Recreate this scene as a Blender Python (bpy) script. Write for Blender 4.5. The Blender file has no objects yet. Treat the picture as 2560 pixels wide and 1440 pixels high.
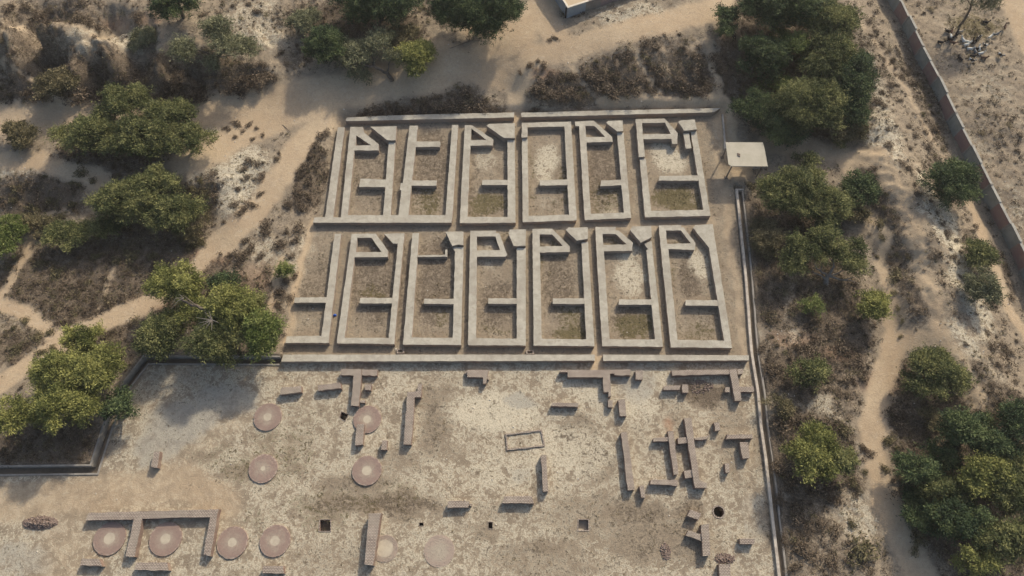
import bpy, bmesh, math, random
import numpy as np
from mathutils import Vector
from mathutils.geometry import delaunay_2d_cdt

# ------------------------------------------------------------------ camera, sky, sun, exposure
scene = bpy.context.scene
C = scene.collection
CAM_H, TILT, FPX = 78.0, math.radians(25.0), 1707.0
cam_data = bpy.data.cameras.new("camera")
cam_data.sensor_width = 36.0
cam_data.lens = FPX / 2560 * 36.0
cam_data.clip_start, cam_data.clip_end = 0.5, 3000
cam = bpy.data.objects.new("camera", cam_data)
cam.location = (0, 0, CAM_H)
cam.rotation_euler = (TILT, 0, 0)
C.objects.link(cam)
scene.camera = cam

SUN_EL, SUN_AZ = math.radians(33), math.radians(30)      # azimuth east of north (+Y)
world = bpy.data.worlds.new("World")
scene.world = world
world.use_nodes = True
wn = world.node_tree
bg = wn.nodes['Background']
sky = wn.nodes.new('ShaderNodeTexSky')
sky.sky_type = 'NISHITA'
sky.sun_disc = False
sky.sun_elevation = SUN_EL
sky.sun_rotation = SUN_AZ
sky.dust_density = 4.0
sky.air_density = 1.0
wn.links.new(sky.outputs[0], bg.inputs[0])
bg.inputs[1].default_value = 0.135
sd = bpy.data.lights.new("sun", 'SUN')
sd.energy = 3.4
sd.angle = math.radians(2.0)
sd.color = (1.0, 0.88, 0.71)
sun = bpy.data.objects.new("sun", sd)
v = Vector((math.sin(SUN_AZ) * math.cos(SUN_EL), math.cos(SUN_AZ) * math.cos(SUN_EL), math.sin(SUN_EL)))
sun.rotation_euler = v.to_track_quat('Z', 'Y').to_euler()
sun.location = (40, 60, 60)
C.objects.link(sun)
scene.view_settings.view_transform = 'Standard'
scene.view_settings.look = 'None'
scene.view_settings.gamma = 1
scene.view_settings.exposure = 0.24

# ------------------------------------------------------------------ photo pixel -> ground point
def G(px, py, z=0.0):
    dx, dy = (px - 1280) / FPX, (720 - py) / FPX
    Y = dy * math.cos(TILT) + math.sin(TILT)
    Z = dy * math.sin(TILT) - math.cos(TILT)
    t = (z - CAM_H) / Z
    return (dx * t, Y * t)

CROPS = {1: (780, 260, 4.5), 2: (1280, 260, 3.879), 3: (690, 560, 3.892), 4: (1300, 550, 3.789), 5: (600, 900, 4.0),
         6: (1160, 900, 3.692), 7: (1500, 900, 4.235), 8: (0, 1080, 3.368), 9: (740, 1220, 4.267), 10: (1340, 1200, 4.129),
         0: (0, 0, 1.0)}
def PX(c, pts):
    ox, oy, s = CROPS[c]
    return [(ox + x / s, oy + y / s) for x, y in pts]
def WP(c, pts, z=0.0):
    return [G(x, y, z) for x, y in PX(c, pts)]

# ------------------------------------------------------------------ numpy noise
def _hash(ix, iy, seed):
    h = (ix.astype(np.int64) * 374761393 + iy.astype(np.int64) * 668265263 + seed * 974711) & 0x7fffffff
    h = ((h ^ (h >> 13)) * 1274126177) & 0x7fffffff
    return ((h ^ (h >> 16)) & 0xffff) / 65535.0
def vnoise(x, y, seed=0):
    x = np.asarray(x, float); y = np.asarray(y, float)
    ix, iy = np.floor(x), np.floor(y)
    fx, fy = x - ix, y - iy
    fx = fx * fx * (3 - 2 * fx); fy = fy * fy * (3 - 2 * fy)
    a, b = _hash(ix, iy, seed), _hash(ix + 1, iy, seed)
    c, d = _hash(ix, iy + 1, seed), _hash(ix + 1, iy + 1, seed)
    return (a * (1 - fx) + b * fx) * (1 - fy) + (c * (1 - fx) + d * fx) * fy
def fbm(x, y, s=1.0, seed=0, octv=4):
    r = 0; a = 0.5; t = 0
    for k in range(octv):
        r = r + a * vnoise(np.asarray(x) * s * 2 ** k + 17.3 * k, np.asarray(y) * s * 2 ** k - 9.1 * k, seed + k)
        t += a; a *= 0.5
    return r / t
def sstep(a, b, x):
    t = np.clip((x - a) / (b - a), 0, 1)
    return t * t * (3 - 2 * t)

def in_poly(x, y, poly):
    x = np.asarray(x); y = np.asarray(y)
    r = np.zeros(x.shape, bool)
    n = len(poly)
    for i in range(n):
        x1, y1 = poly[i]; x2, y2 = poly[(i + 1) % n]
        if y1 == y2: continue
        c = ((y1 > y) != (y2 > y)) & (x < (x2 - x1) * (y - y1) / (y2 - y1) + x1)
        r ^= c
    return r
def seg_dist(x, y, pts, closed=False):
    x = np.asarray(x); y = np.asarray(y)
    d = np.full(x.shape, 1e9)
    n = len(pts)
    for i in range(n if closed else n - 1):
        x1, y1 = pts[i]; x2, y2 = pts[(i + 1) % n]
        L = (x2 - x1) ** 2 + (y2 - y1) ** 2 + 1e-9
        t = np.clip(((x - x1) * (x2 - x1) + (y - y1) * (y2 - y1)) / L, 0, 1)
        d = np.minimum(d, (x - x1 - t * (x2 - x1)) ** 2 + (y - y1 - t * (y2 - y1)) ** 2)
    return np.sqrt(d)

# ------------------------------------------------------------------ terrain
CP = [(100,100,6.5),(300,30,6.5),(450,60,6.2),(560,90,5.5),(250,120,6.3),(650,60,5),(700,20,4.8),(60,90,6.2),(400,130,6),
 (480,140,5.4),(600,150,4.4),(680,170,3.4),(0,20,6.5),(-150,100,6),(-150,275,2),
 (0,275,2),(100,268,2),(250,250,2),(400,262,2),(550,240,2.2),(650,215,2.3),(720,190,2.5),(150,190,4.2),(60,200,4),(420,195,4),
 (0,300,1.8),(200,300,1.8),(420,285,1.8),(600,250,2),(760,215,2.3),(900,190,2.5),(1100,150,3),(1280,90,3.3),(1350,20,3.6),
 (0,345,1.8),(200,330,1.8),(500,330,1.8),(600,330,1.6),(700,300,1.5),(800,290,1.2),(60,420,1.8),(150,415,1.8),(330,410,1.7),
 (480,420,1.8),(520,430,1.7),(60,560,-.3),(150,560,-.3),(250,570,-.3),(380,600,0),(520,560,.3),(540,520,.5),(600,480,1.2),(690,430,1.2),
 (640,560,.8),(0,700,-.3),(100,700,-.3),(300,700,-.2),(200,800,-.2),(50,850,0),(450,650,.1),(560,640,.5),(600,720,.6),(680,620,.7),
 (740,480,.9),(780,400,1.0),(820,330,.9),(700,760,.4),(670,850,.3),(350,850,.3),(100,950,.4),(300,800,.1),(0,1100,.5),(150,1150,.6),
 (250,1050,.6),(330,900,.6),(500,890,.5),(-200,600,0),(-200,900,.3),(-200,1150,.5),
 (1000,600,0),(1400,600,0),(1700,600,0),(1000,1100,0),(1500,1100,0),(600,1150,0),(600,1400,0),(0,1400,0),(1800,1300,0),(1000,400,0),(1500,400,0),
 (870,275,.9),(1000,270,.8),(1280,270,.8),(1500,268,.9),(1780,262,1),(950,240,1.2),(1150,235,1.3),(1290,230,1.3),(1100,200,2),(1280,180,2.3),
 (1330,250,1.3),(1500,250,1.3),(1700,240,1.4),(1780,230,1.6),(1300,180,2.6),(1400,170,3),(1450,140,3.4),(1550,110,4),(1650,90,4.2),
 (1750,70,4.2),(1790,120,3.6),(1400,90,3.8),(1500,60,4.1),(1650,30,4.2),(1800,20,4.2),(950,60,3.3),(850,130,2.8),(1080,90,3.3),(1200,60,3.5),
 (780,90,3.5),(740,130,3),(1830,150,2.5),(1850,250,1),(1950,150,2),(2050,80,2.5),(2050,200,1.5),(2000,330,.8),(2120,300,1),(1830,330,.3),
 (1850,400,.1),(1950,380,.4),(2150,30,2.5),(2180,150,2.6),(2200,300,2.6),(2215,400,2.8),(2250,480,3.2),(2290,600,3.4),(2330,720,3.4),
 (2370,830,3.2),(2400,920,2.8),(2470,1010,2.5),(2540,1080,2.3),(2218,20,1.2),(2290,160,1.1),(2370,310,1.0),(2411,390,.9),(2470,520,.8),
 (2540,680,.7),(2560,760,.7),(2350,100,1.8),(2500,60,1.8),(2450,300,1.6),(2540,450,1.5),(2600,200,1.8),(2120,390,.8),(2170,520,.7),
 (2215,650,.8),(2225,800,.9),(2220,900,.9),(2190,1030,.8),(2200,1200,.7),(2250,1400,.6),(1900,500,.4),(1900,700,.5),(1930,850,.6),
 (1980,1000,.6),(1970,1200,.6),(2000,1400,.6),(2080,650,.7),(2100,850,.7),(2080,1050,.8),(2080,1300,.8),(1950,1430,.6),(2350,950,1.3),
 (2300,1100,.9),(2400,1200,1),(2500,1200,1.2),(2400,1400,1),(2480,800,1.9),(2520,900,1.8),(2420,560,1.6),(2350,430,1.7),(2700,900,1.2),
 (2700,600,1.2),(30,450,1.6),(120,445,1.6),(200,450,1.3),(30,500,.3),(120,500,.2),(500,445,1.6),(440,440,1.5),(545,470,1.5),(560,520,1.1),(470,500,.5),(300,80,5.0),(60,150,5.4),(115,120,3.6),(115,185,2.5),(190,175,5.0),(250,195,2.7),(290,205,4.0),(345,180,3.2),(400,175,5.2),(455,185,3.1),(510,180,4.3),(20,185,3.0),(130,150,3.4),(180,110,6.4),(310,160,5.2),(350,210,3.0),(1000,-100,4),(400,-100,6),(1500,-100,4.2),(2000,-100,3),(2400,-100,2),(2900,0,1.6)]
_cx = np.array([G(a, b, z) for a, b, z in CP])
_cz = np.array([z for _, _, z in CP])
far = [(math.cos(a) * 260, 40 + math.sin(a) * 260) for a in np.linspace(0, 2 * math.pi, 20, endpoint=False)]
_cx = np.vstack([_cx, np.array(far)]); _cz = np.concatenate([_cz, np.full(20, 1.0)])
_R0 = 1.6
_A = np.sqrt(((_cx[:, None, :] - _cx[None]) ** 2).sum(2) + _R0 ** 2)
_w = np.linalg.solve(_A + np.eye(len(_cz)) * 1e-3, _cz - 1.0)

# outline of the excavated court (photo pixels at ground level), then carried on outside the frame
SITE_PX = [(862,305),(1283,293),(1808,286),(1816,400),(1836,478),(1852,640),(1878,885),(1905,1090),(1945,1440)]
SITE_W = [G(*p) for p in SITE_PX] + [(33.5, -45), (-95, -45), G(-420, 1190)]
WEST_PX = [(0,1189),(246,1186),(284,1066),(330,965),(372,911),(700,913)]
SITE_W += [G(*p) for p in WEST_PX] + [G(712,865), G(785,558)]
EDRAIN = [(1840,478),(1862,690),(1876,880),(1893,985),(1899,1060),(1912,1150),(1945,1440),(1958,1540)]

def rbf(x, y):
    x = np.atleast_1d(np.asarray(x, float)); y = np.atleast_1d(np.asarray(y, float))
    sh = x.shape; x = x.ravel(); y = y.ravel()
    out = np.empty(len(x))
    for i in range(0, len(x), 20000):
        X, Y = x[i:i + 20000], y[i:i + 20000]
        out[i:i + 20000] = np.sqrt((X[:, None] - _cx[:, 0]) ** 2 + (Y[:, None] - _cx[:, 1]) ** 2 + _R0 ** 2) @ _w
    return (out + 1.0).reshape(sh)

def offset_line(pts, off):
    """polyline shifted to its left by off (world metres)"""
    res = []
    n = len(pts)
    for i in range(n):
        a = pts[max(i - 1, 0)]; b = pts[min(i + 1, n - 1)]
        if 0 < i < n - 1:
            d1 = Vector((pts[i][0] - a[0], pts[i][1] - a[1])).normalized(); d2 = Vector((b[0] - pts[i][0], b[1] - pts[i][1])).normalized()
            n1 = Vector((-d1.y, d1.x)); n2 = Vector((-d2.y, d2.x)); m = (n1 + n2).normalized()
            k = off / max(m.dot(n1), 0.35)
        else:
            d1 = Vector((b[0] - a[0], b[1] - a[1])).normalized(); m = Vector((-d1.y, d1.x)); k = off
        res.append((pts[i][0] + m.x * k, pts[i][1] + m.y * k))
    return res
ED = [G(*p) for p in EDRAIN]                                   # kerb line east; channel lies east (left of direction reversed)
WD = [G(*p) for p in [(-420,1190)] + WEST_PX]                  # kerb line west; channel on its left (north-west) side
EDm = offset_line(ED, 0.75)                                    # heading south, left = east
WDm = offset_line(WD, 0.62)

def site_sd(x, y):
    d = seg_dist(x, y, SITE_W, True)
    return np.where(in_poly(x, y, SITE_W), -d, d)
PATH_RAW = []   # trodden lines in world metres, filled below
PITS = []   # (x, y, r) filled below before the ground is built
def terrain(x, y, fine=True):
    x = np.atleast_1d(np.asarray(x, float)); y = np.atleast_1d(np.asarray(y, float))
    base = rbf(x, y)
    sd_ = site_sd(x, y)
    if fine:
        pm = np.zeros(x.shape)
        for pts, w in PATH_RAW:
            pm = np.maximum(pm, 1 - sstep(w * .4, w * .8 + .8, seg_dist(x, y, pts)))
        calm = 1 - .85 * pm
        gy, gx = 0.5, 0.5
        s = np.hypot(rbf(x + gx, y) - rbf(x - gx, y), rbf(x, y + gy) - rbf(x, y - gy)) / (2 * gx)
        rough = sstep(0.08, 0.5, s)
        gul = np.abs(fbm(x + 3 * fbm(x, y, .3, 5), y * .5, .55, 11, 3) - .5) * 2
        base = base + calm * ((gul - .3) * (.45 + .55 * sstep(3.5, 5, base)) * rough + (np.abs(fbm(x + 2 * fbm(x, y, .2, 6), y * .35, .22, 15, 2) - .5) * 4 - .7) * 1.5 * rough * sstep(3.6, 5.0, base) + (fbm(x, y, .35, 3, 4) - .5) * (.38 + .6 * rough) + (fbm(x, y, 1.6, 8, 2) - .5) * (.22 + .15 * rough))
    h = np.where(sd_ < 0, -0.07, -0.07 + (base + 0.07) * sstep(-0.05, 1.8, sd_))
    bank = np.maximum(base, 0.3)
    de = seg_dist(x, y, EDm); dw = seg_dist(x, y, WDm)
    ne = seg_dist(x, y, ED); nw = seg_dist(x, y, WD)
    out = sd_ > 0
    h = np.where(out & (ne < 3.2), np.where(ne < 3.2, .24 + (base - .24) * sstep(.95, 3.2, ne), h), h)
    h = np.where(out & (nw < 3.0), .45 + (base - .45) * sstep(1.2, 3.0, nw), h)
    h = np.where(((ne < .86) & out) | ((ne < .5) & ~out), -.9, h)
    h = np.where(((nw < 1.0) & out) | ((nw < .5) & ~out), -.9, h)
    for px, py, r in PITS:
        h = np.where((x - px) ** 2 + (y - py) ** 2 < r * r, -2.2, h)
    return h
def ground_z(x, y): return float(terrain(x, y)[0])
def place(px, py, hoff=0.0):
    z = 1.0
    for _ in range(14):
        x, y = G(px, py, z + hoff)
        z = 0.5 * z + 0.5 * (ground_z(x, y) if not bool(in_poly(np.array([x]), np.array([y]), SITE_W)[0]) else 0.0)
    return x, y, z
def scale_at(px, py, z=0.0):          # metres per photo pixel, sideways
    a, b = G(px, py, z), G(px + 1, py, z)
    return b[0] - a[0]

# ------------------------------------------------------------------ object helpers
def props(o, label=None, cat=None, group=None, kind=None):
    if label: o['label'] = label
    if cat: o['category'] = cat
    if group: o['group'] = group
    if kind: o['kind'] = kind
    return o
def thing(name, label, cat, loc=(0, 0, 0), rz=0.0, group=None):
    o = bpy.data.objects.new(name, None)
    o.location = loc; o.rotation_euler = (0, 0, rz); o.empty_display_size = 0.3
    C.objects.link(o)
    return props(o, label, cat, group)
def np_mesh(name, V, F, mat, parent=None, smooth=False, attrs=None, matidx=None):
    """V (n,3), F list of arrays (m,k) sharing k"""
    me = bpy.data.meshes.new(name)
    V = np.asarray(V, np.float32); F = np.asarray(F, np.int32)
    k = F.shape[1]
    me.vertices.add(len(V)); me.vertices.foreach_set('co', V.ravel())
    me.loops.add(F.size); me.loops.foreach_set('vertex_index', F.ravel())
    me.polygons.add(len(F)); me.polygons.foreach_set('loop_start', np.arange(0, F.size, k, dtype=np.int32))
    if smooth: me.polygons.foreach_set('use_smooth', np.ones(len(F), bool))
    for m in (mat if isinstance(mat, (list, tuple)) else [mat]): me.materials.append(m)
    if matidx is not None: me.polygons.foreach_set('material_index', np.asarray(matidx, np.int32))
    for an, (typ, arr) in (attrs or {}).items():
        at = me.attributes.new(an, typ, 'POINT')
        at.data.foreach_set('color' if typ == 'FLOAT_COLOR' else 'value', np.asarray(arr, np.float32).ravel())
    me.update(calc_edges=True)
    o = bpy.data.objects.new(name, me); C.objects.link(o)
    if parent: o.parent = parent
    return o
def bm_obj(name, bm, mat, parent=None, smooth=False):
    me = bpy.data.meshes.new(name)
    bmesh.ops.recalc_face_normals(bm, faces=bm.faces)
    bm.to_mesh(me); bm.free()
    for m in (mat if isinstance(mat, (list, tuple)) else [mat]): me.materials.append(m)
    if smooth:
        for p in me.polygons: p.use_smooth = True
    o = bpy.data.objects.new(name, me); C.objects.link(o)
    if parent: o.parent = parent
    return o
def box(bm, c, s, rz=0.0, rx=0.0, jit=0.0, rnd=random):
    ca, sa = math.cos(rz), math.sin(rz)
    vs = []
    for z in (-.5, .5):
        for x, y in ((-.5, -.5), (.5, -.5), (.5, .5), (-.5, .5)):
            X, Y, Z = x * s[0] + rnd.uniform(-jit, jit), y * s[1] + rnd.uniform(-jit, jit), z * s[2] + rnd.uniform(-jit, jit)
            if rx: Y, Z = Y * math.cos(rx) - Z * math.sin(rx), Y * math.sin(rx) + Z * math.cos(rx)
            vs.append(bm.verts.new((c[0] + X * ca - Y * sa, c[1] + X * sa + Y * ca, c[2] + Z)))
    for f in ((3, 2, 1, 0), (4, 5, 6, 7), (0, 1, 5, 4), (1, 2, 6, 5), (2, 3, 7, 6), (3, 0, 4, 7)):
        bm.faces.new([vs[i] for i in f])

def ring_refine(poly, step, jit, rnd):
    out = []
    n = len(poly)
    for i in range(n):
        a, b = Vector(poly[i]), Vector(poly[(i + 1) % n])
        L = (b - a).length
        if L < 1e-4: continue
        nrm = Vector((-(b - a).y, (b - a).x)) / L
        k = max(1, int(L / step))
        for j in range(k):
            p = a.lerp(b, j / k)
            if j: p = p + nrm * rnd.uniform(-jit, jit)
            else: p = p + Vector((rnd.uniform(-jit, jit), rnd.uniform(-jit, jit)))
            out.append((p.x, p.y))
    return out
def prism(name, outer, z0, z1, mat, parent=None, holes=(), step=0.45, jit=0.02, seed=1, origin=(0, 0), zj=0.012, batter=0.0):
    """solid wall: outline (world xy at its top) with holes, from z0 to z1"""
    rnd = random.Random(seed)
    rings = [ring_refine(outer, step, jit, rnd)] + [ring_refine(h, step, jit, rnd) for h in holes]
    pts, edges = [], []
    for r in rings:
        s = len(pts); pts += [Vector(p) for p in r]
        edges += [(s + i, s + (i + 1) % len(r)) for i in range(len(r))]
    res = delaunay_2d_cdt(pts, edges, [], 0, 1e-5)
    vo, eo, fo = res[0], res[1], res[2]
    cx = np.array([sum(vo[i][0] for i in f) / 3 for f in fo]); cy = np.array([sum(vo[i][1] for i in f) / 3 for f in fo])
    ok = in_poly(cx, cy, rings[0])
    for h in rings[1:]: ok &= ~in_poly(cx, cy, h)
    bm = bmesh.new()
    tops = [bm.verts.new((p[0] - origin[0], p[1] - origin[1], z1 + rnd.uniform(-zj, zj))) for p in vo]
    bots = [bm.verts.new((p[0] - origin[0], p[1] - origin[1], z0)) for p in vo]
    cnt = {}
    for f, k in zip(fo, ok):
        if not k: continue
        a, b, c = f
        if (vo[b][0] - vo[a][0]) * (vo[c][1] - vo[a][1]) - (vo[b][1] - vo[a][1]) * (vo[c][0] - vo[a][0]) < 0: a, b, c = c, b, a
        bm.faces.new((tops[a], tops[b], tops[c]))
        for e in ((a, b), (b, c), (c, a)): cnt[e] = cnt.get(e, 0) + 1
    for (a, b) in list(cnt):
        if (b, a) not in cnt:
            bm.faces.new((tops[b], tops[a], bots[a], bots[b]))
    for v_ in [v_ for v_ in bm.verts if not v_.link_faces]: bm.verts.remove(v_)
    me = bpy.data.meshes.new(name); bm.to_mesh(me); bm.free()
    for m in (mat if isinstance(mat, (list, tuple)) else [mat]): me.materials.append(m)
    o = bpy.data.objects.new(name, me); C.objects.link(o)
    if parent: o.parent = parent
    return o
def centroid(pts): return (sum(p[0] for p in pts) / len(pts), sum(p[1] for p in pts) / len(pts))

def tube(bm, pts, radii, sides=7):
    rings = []
    for i, p in enumerate(pts):
        p = Vector(p)
        d = (Vector(pts[min(i + 1, len(pts) - 1)]) - Vector(pts[max(i - 1, 0)])).normalized()
        u = d.cross(Vector((0, 0, 1)) if abs(d.z) < .9 else Vector((1, 0, 0))).normalized(); w = d.cross(u)
        rings.append([bm.verts.new(p + (u * math.cos(a) + w * math.sin(a)) * radii[i]) for a in [2 * math.pi * k / sides for k in range(sides)]])
    for i in range(len(rings) - 1):
        for k in range(sides):
            bm.faces.new((rings[i][k], rings[i][(k + 1) % sides], rings[i + 1][(k + 1) % sides], rings[i + 1][k]))
    bm.faces.new(rings[0][::-1]); bm.faces.new(rings[-1])

# ------------------------------------------------------------------ materials
def new_mat(name, rough=0.95):
    m = bpy.data.materials.new(name); m.use_nodes = True
    nt = m.node_tree
    b = nt.nodes['Principled BSDF']
    b.inputs['Roughness'].default_value = rough
    b.inputs['Specular IOR Level'].default_value = 0.15
    return m, nt, b
class N:
    def __init__(s, nt): s.nt = nt
    def n(s, t, **kw):
        o = s.nt.nodes.new(t)
        for k, v_ in kw.items(): setattr(o, k, v_)
        return o
    def l(s, a, b): s.nt.links.new(a, b)
    def pos(s): return s.n('ShaderNodeNewGeometry').outputs['Position']
    def noise(s, scale, detail=4, rough=.6, vec=None, dist=0.0):
        o = s.n('ShaderNodeTexNoise'); o.inputs['Scale'].default_value = scale
        o.inputs['Detail'].default_value = detail; o.inputs['Roughness'].default_value = rough; o.inputs['Distortion'].default_value = dist
        s.l(vec if vec is not None else s.pos(), o.inputs['Vector'])
        return o.outputs['Fac']
    def math(s, op, a, b=0.0, clamp=False):
        o = s.n('ShaderNodeMath', operation=op, use_clamp=clamp)
        for i, v_ in enumerate((a, b)):
            if isinstance(v_, (int, float)): o.inputs[i].default_value = v_
            else: s.l(v_, o.inputs[i])
        return o.outputs[0]
    def ramp(s, fac, lo, hi, a=0.0, b=1.0):
        o = s.n('ShaderNodeMapRange'); o.interpolation_type = 'SMOOTHSTEP'
        for k, v_ in (('From Min', lo), ('From Max', hi), ('To Min', a), ('To Max', b)):
            if isinstance(v_, (int, float)): o.inputs[k].default_value = v_
            else: s.l(v_, o.inputs[k])
        s.l(fac, o.inputs['Value'])
        return o.outputs[0]
    def mix(s, f, a, b, mode='MIX'):
        o = s.n('ShaderNodeMix', data_type='RGBA', blend_type=mode)
        for k, v_ in ((0, f), (6, a), (7, b)):
            if isinstance(v_, (int, float)): o.inputs[k].default_value = v_
            elif isinstance(v_, tuple): o.inputs[k].default_value = (*v_, 1)
            else: s.l(v_, o.inputs[k])
        return o.outputs[2]
    def bump(s, h, strength, dist, bsdf):
        o = s.n('ShaderNodeBump'); o.inputs['Strength'].default_value = strength; o.inputs['Distance'].default_value = dist
        s.l(h, o.inputs['Height']); s.l(o.outputs[0], bsdf.inputs['Normal'])
def ground_mat():
    m, nt, b = new_mat("dry_ground", 1.0)
    q = N(nt)
    z1 = q.n('ShaderNodeAttribute', attribute_name='zone'); z2 = q.n('ShaderNodeAttribute', attribute_name='zone2')
    s1 = q.n('ShaderNodeSeparateColor'); s2 = q.n('ShaderNodeSeparateColor')
    q.l(z1.outputs['Color'], s1.inputs[0]); q.l(z2.outputs['Color'], s2.inputs[0])
    path, scrub, white = s1.outputs; green, red, grey = s2.outputs
    big = q.noise(0.12, 5, .6)
    mid = q.noise(0.62, 6, .68, dist=.5)
    fine = q.noise(2.3, 6, .72, dist=.8)
    vf = q.noise(7.0, 3, .7, dist=.3)
    # base soil: fairly light dusty brown with coarse mottling
    col = q.mix(q.ramp(mid, .35, .65), (0.250, 0.205, 0.148), (0.345, 0.288, 0.208))
    col = q.mix(q.ramp(fine, .45, .70, 0, .65), col, (0.175, 0.142, 0.105))
    # pale crust in patches of ragged outline
    wv = q.math('ADD', white, q.math('MULTIPLY', q.math('SUBTRACT', fine, .5), 2.7))
    wv = q.math('ADD', wv, q.math('MULTIPLY', q.math('SUBTRACT', mid, .5), 1.6))
    wcol = q.mix(q.ramp(vf, .35, .65), (0.45, 0.405, 0.305), (0.60, 0.545, 0.415))
    col = q.mix(q.ramp(wv, .32, .62, 0, .96), col, wcol)
    st = q.noise(5.2, 4, .75, dist=1.5)
    col = q.mix(q.math('MULTIPLY', q.ramp(st, .50, .66), q.math('SUBTRACT', .74, q.math('ADD', q.math('MULTIPLY', path, .6), q.math('MULTIPLY', q.ramp(white, .5, .95), .45)), True)), col, (0.185, 0.150, 0.112))
    # grey-blue damp clay
    gcol = q.mix(q.ramp(mid, .35, .65), (0.30, 0.285, 0.245), (0.37, 0.35, 0.29))
    col = q.mix(q.math('MULTIPLY', q.ramp(q.math('ADD', grey, q.math('MULTIPLY', q.math('SUBTRACT', mid, .5), 1.2)), .3, .8), .75), col, gcol)
    # dry grass and scrub litter
    gv = q.math('ADD', scrub, q.math('MULTIPLY', q.math('SUBTRACT', fine, .5), 2.2))
    gv = q.math('ADD', gv, q.math('MULTIPLY', q.math('SUBTRACT', mid, .5), 1.4))
    lit = q.mix(q.ramp(vf, .35, .7), (0.072, 0.056, 0.042), (0.190, 0.150, 0.108))
    col = q.mix(q.ramp(gv, .26, .74, 0, .92), col, lit)
    # thin olive growth
    ov = q.math('ADD', green, q.math('MULTIPLY', q.math('SUBTRACT', fine, .5), 2.6))
    col = q.mix(q.ramp(ov, .25, .85, 0, .88), col, q.mix(q.ramp(vf, .3, .7), (0.070, 0.063, 0.030), (0.165, 0.135, 0.066)))
    col = q.mix(q.math('MULTIPLY', red, .65), col, (0.36, 0.21, 0.13))
    # smooth trodden sand
    pv = q.math('ADD', path, q.math('MULTIPLY', q.math('SUBTRACT', mid, .5), .7))
    pv = q.math('ADD', pv, q.math('MULTIPLY', q.math('SUBTRACT', fine, .5), .35))
    pc = q.mix(q.ramp(big, .35, .65), (0.43, 0.325, 0.210), (0.50, 0.395, 0.265))
    pc = q.mix(q.ramp(fine, .46, .72, 0, .6), pc, (0.31, 0.245, 0.175))
    pc = q.mix(q.ramp(vf, .50, .72, 0, .55), pc, (0.29, 0.23, 0.165))
    pc = q.mix(q.ramp(q.noise(1.1, 5, .7, dist=2.0), .52, .66, 0, .35), pc, (0.53, 0.455, 0.345))
    col = q.mix(q.ramp(pv, .20, .95, 0, .90), col, pc)
    # tiny dark specks (droppings, pebbles, tuft bases) everywhere
    sp = q.noise(3.9, 2, .5); sp2 = q.noise(13.0, 2, .5)
    spk = q.math('MULTIPLY', q.ramp(sp, .60, .70), q.math('SUBTRACT', 1.0, q.math('MULTIPLY', path, .85)))
    col = q.mix(q.math('MULTIPLY', spk, .45), col, (0.10, 0.078, 0.055))
    col = q.mix(q.ramp(sp2, .66, .74, 0, .5), col, (0.60, 0.55, 0.46))
    q.l(col, b.inputs['Base Color'])
    h = q.math('ADD', q.math('MULTIPLY', fine, .6), q.math('MULTIPLY', vf, .4))
    q.bump(h, .8, .13, b)
    return m
def brick_mat(name, c1, c2, mortar, side, joint=.018, dust=(.46, .41, .33), dust_amt=.5, bw=.30, bh=.15, jstr=1.0):
    m, nt, b = new_mat(name, .95)
    q = N(nt)
    geo = q.n('ShaderNodeNewGeometry')
    sp = q.n('ShaderNodeSeparateXYZ'); q.l(geo.outputs['Position'], sp.inputs[0])
    nn = q.n('ShaderNodeSeparateXYZ'); q.l(geo.outputs['True Normal'], nn.inputs[0])
    cb = q.n('ShaderNodeCombineXYZ'); q.l(sp.outputs[0], cb.inputs[0]); q.l(sp.outputs[1], cb.inputs[1])
    cs = q.n('ShaderNodeCombineXYZ'); q.l(q.math('ADD', sp.outputs[0], sp.outputs[1]), cs.inputs[0]); q.l(sp.outputs[2], cs.inputs[1])
    def br(vec, w, h):
        o = q.n('ShaderNodeTexBrick'); q.l(vec, o.inputs['Vector'])
        o.inputs['Color1'].default_value = (*c1, 1); o.inputs['Color2'].default_value = (*c2, 1); o.inputs['Mortar'].default_value = (*mortar, 1)
        o.inputs['Scale'].default_value = 1.0; o.inputs['Mortar Size'].default_value = joint
        o.inputs['Brick Width'].default_value = w; o.inputs['Row Height'].default_value = h; o.inputs['Bias'].default_value = 0.0
        return o.outputs['Color'], o.outputs['Fac']
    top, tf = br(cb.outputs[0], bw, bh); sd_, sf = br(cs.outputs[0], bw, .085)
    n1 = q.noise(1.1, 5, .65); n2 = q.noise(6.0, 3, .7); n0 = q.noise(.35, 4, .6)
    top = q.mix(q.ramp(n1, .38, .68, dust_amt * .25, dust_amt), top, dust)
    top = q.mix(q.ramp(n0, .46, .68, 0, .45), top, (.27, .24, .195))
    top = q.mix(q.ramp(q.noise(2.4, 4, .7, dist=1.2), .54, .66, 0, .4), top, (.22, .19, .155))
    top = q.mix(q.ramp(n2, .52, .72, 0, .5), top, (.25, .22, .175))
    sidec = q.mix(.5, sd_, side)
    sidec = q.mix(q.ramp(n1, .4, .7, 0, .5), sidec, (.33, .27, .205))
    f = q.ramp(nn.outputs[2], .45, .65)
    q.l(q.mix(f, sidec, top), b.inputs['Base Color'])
    q.bump(q.math('ADD', q.math('MULTIPLY', n2, .6), q.math('MULTIPLY', tf, -.5 * jstr)), .5, .03, b)
    return m
def plain_mat(name, c, c2=None, scale=1.5, rough=.9, bump=.02):
    m, nt, b = new_mat(name, rough)
    q = N(nt)
    n1 = q.noise(scale, 5, .65); n2 = q.noise(scale * 6, 3, .6)
    col = q.mix(q.ramp(n1, .35, .68), c, c2 or tuple(k * .72 for k in c))
    col = q.mix(q.ramp(n2, .55, .75, 0, .3), col, tuple(k * .55 for k in c))
    q.l(col, b.inputs['Base Color'])
    q.bump(n2, .4, bump, b)
    return m
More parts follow.
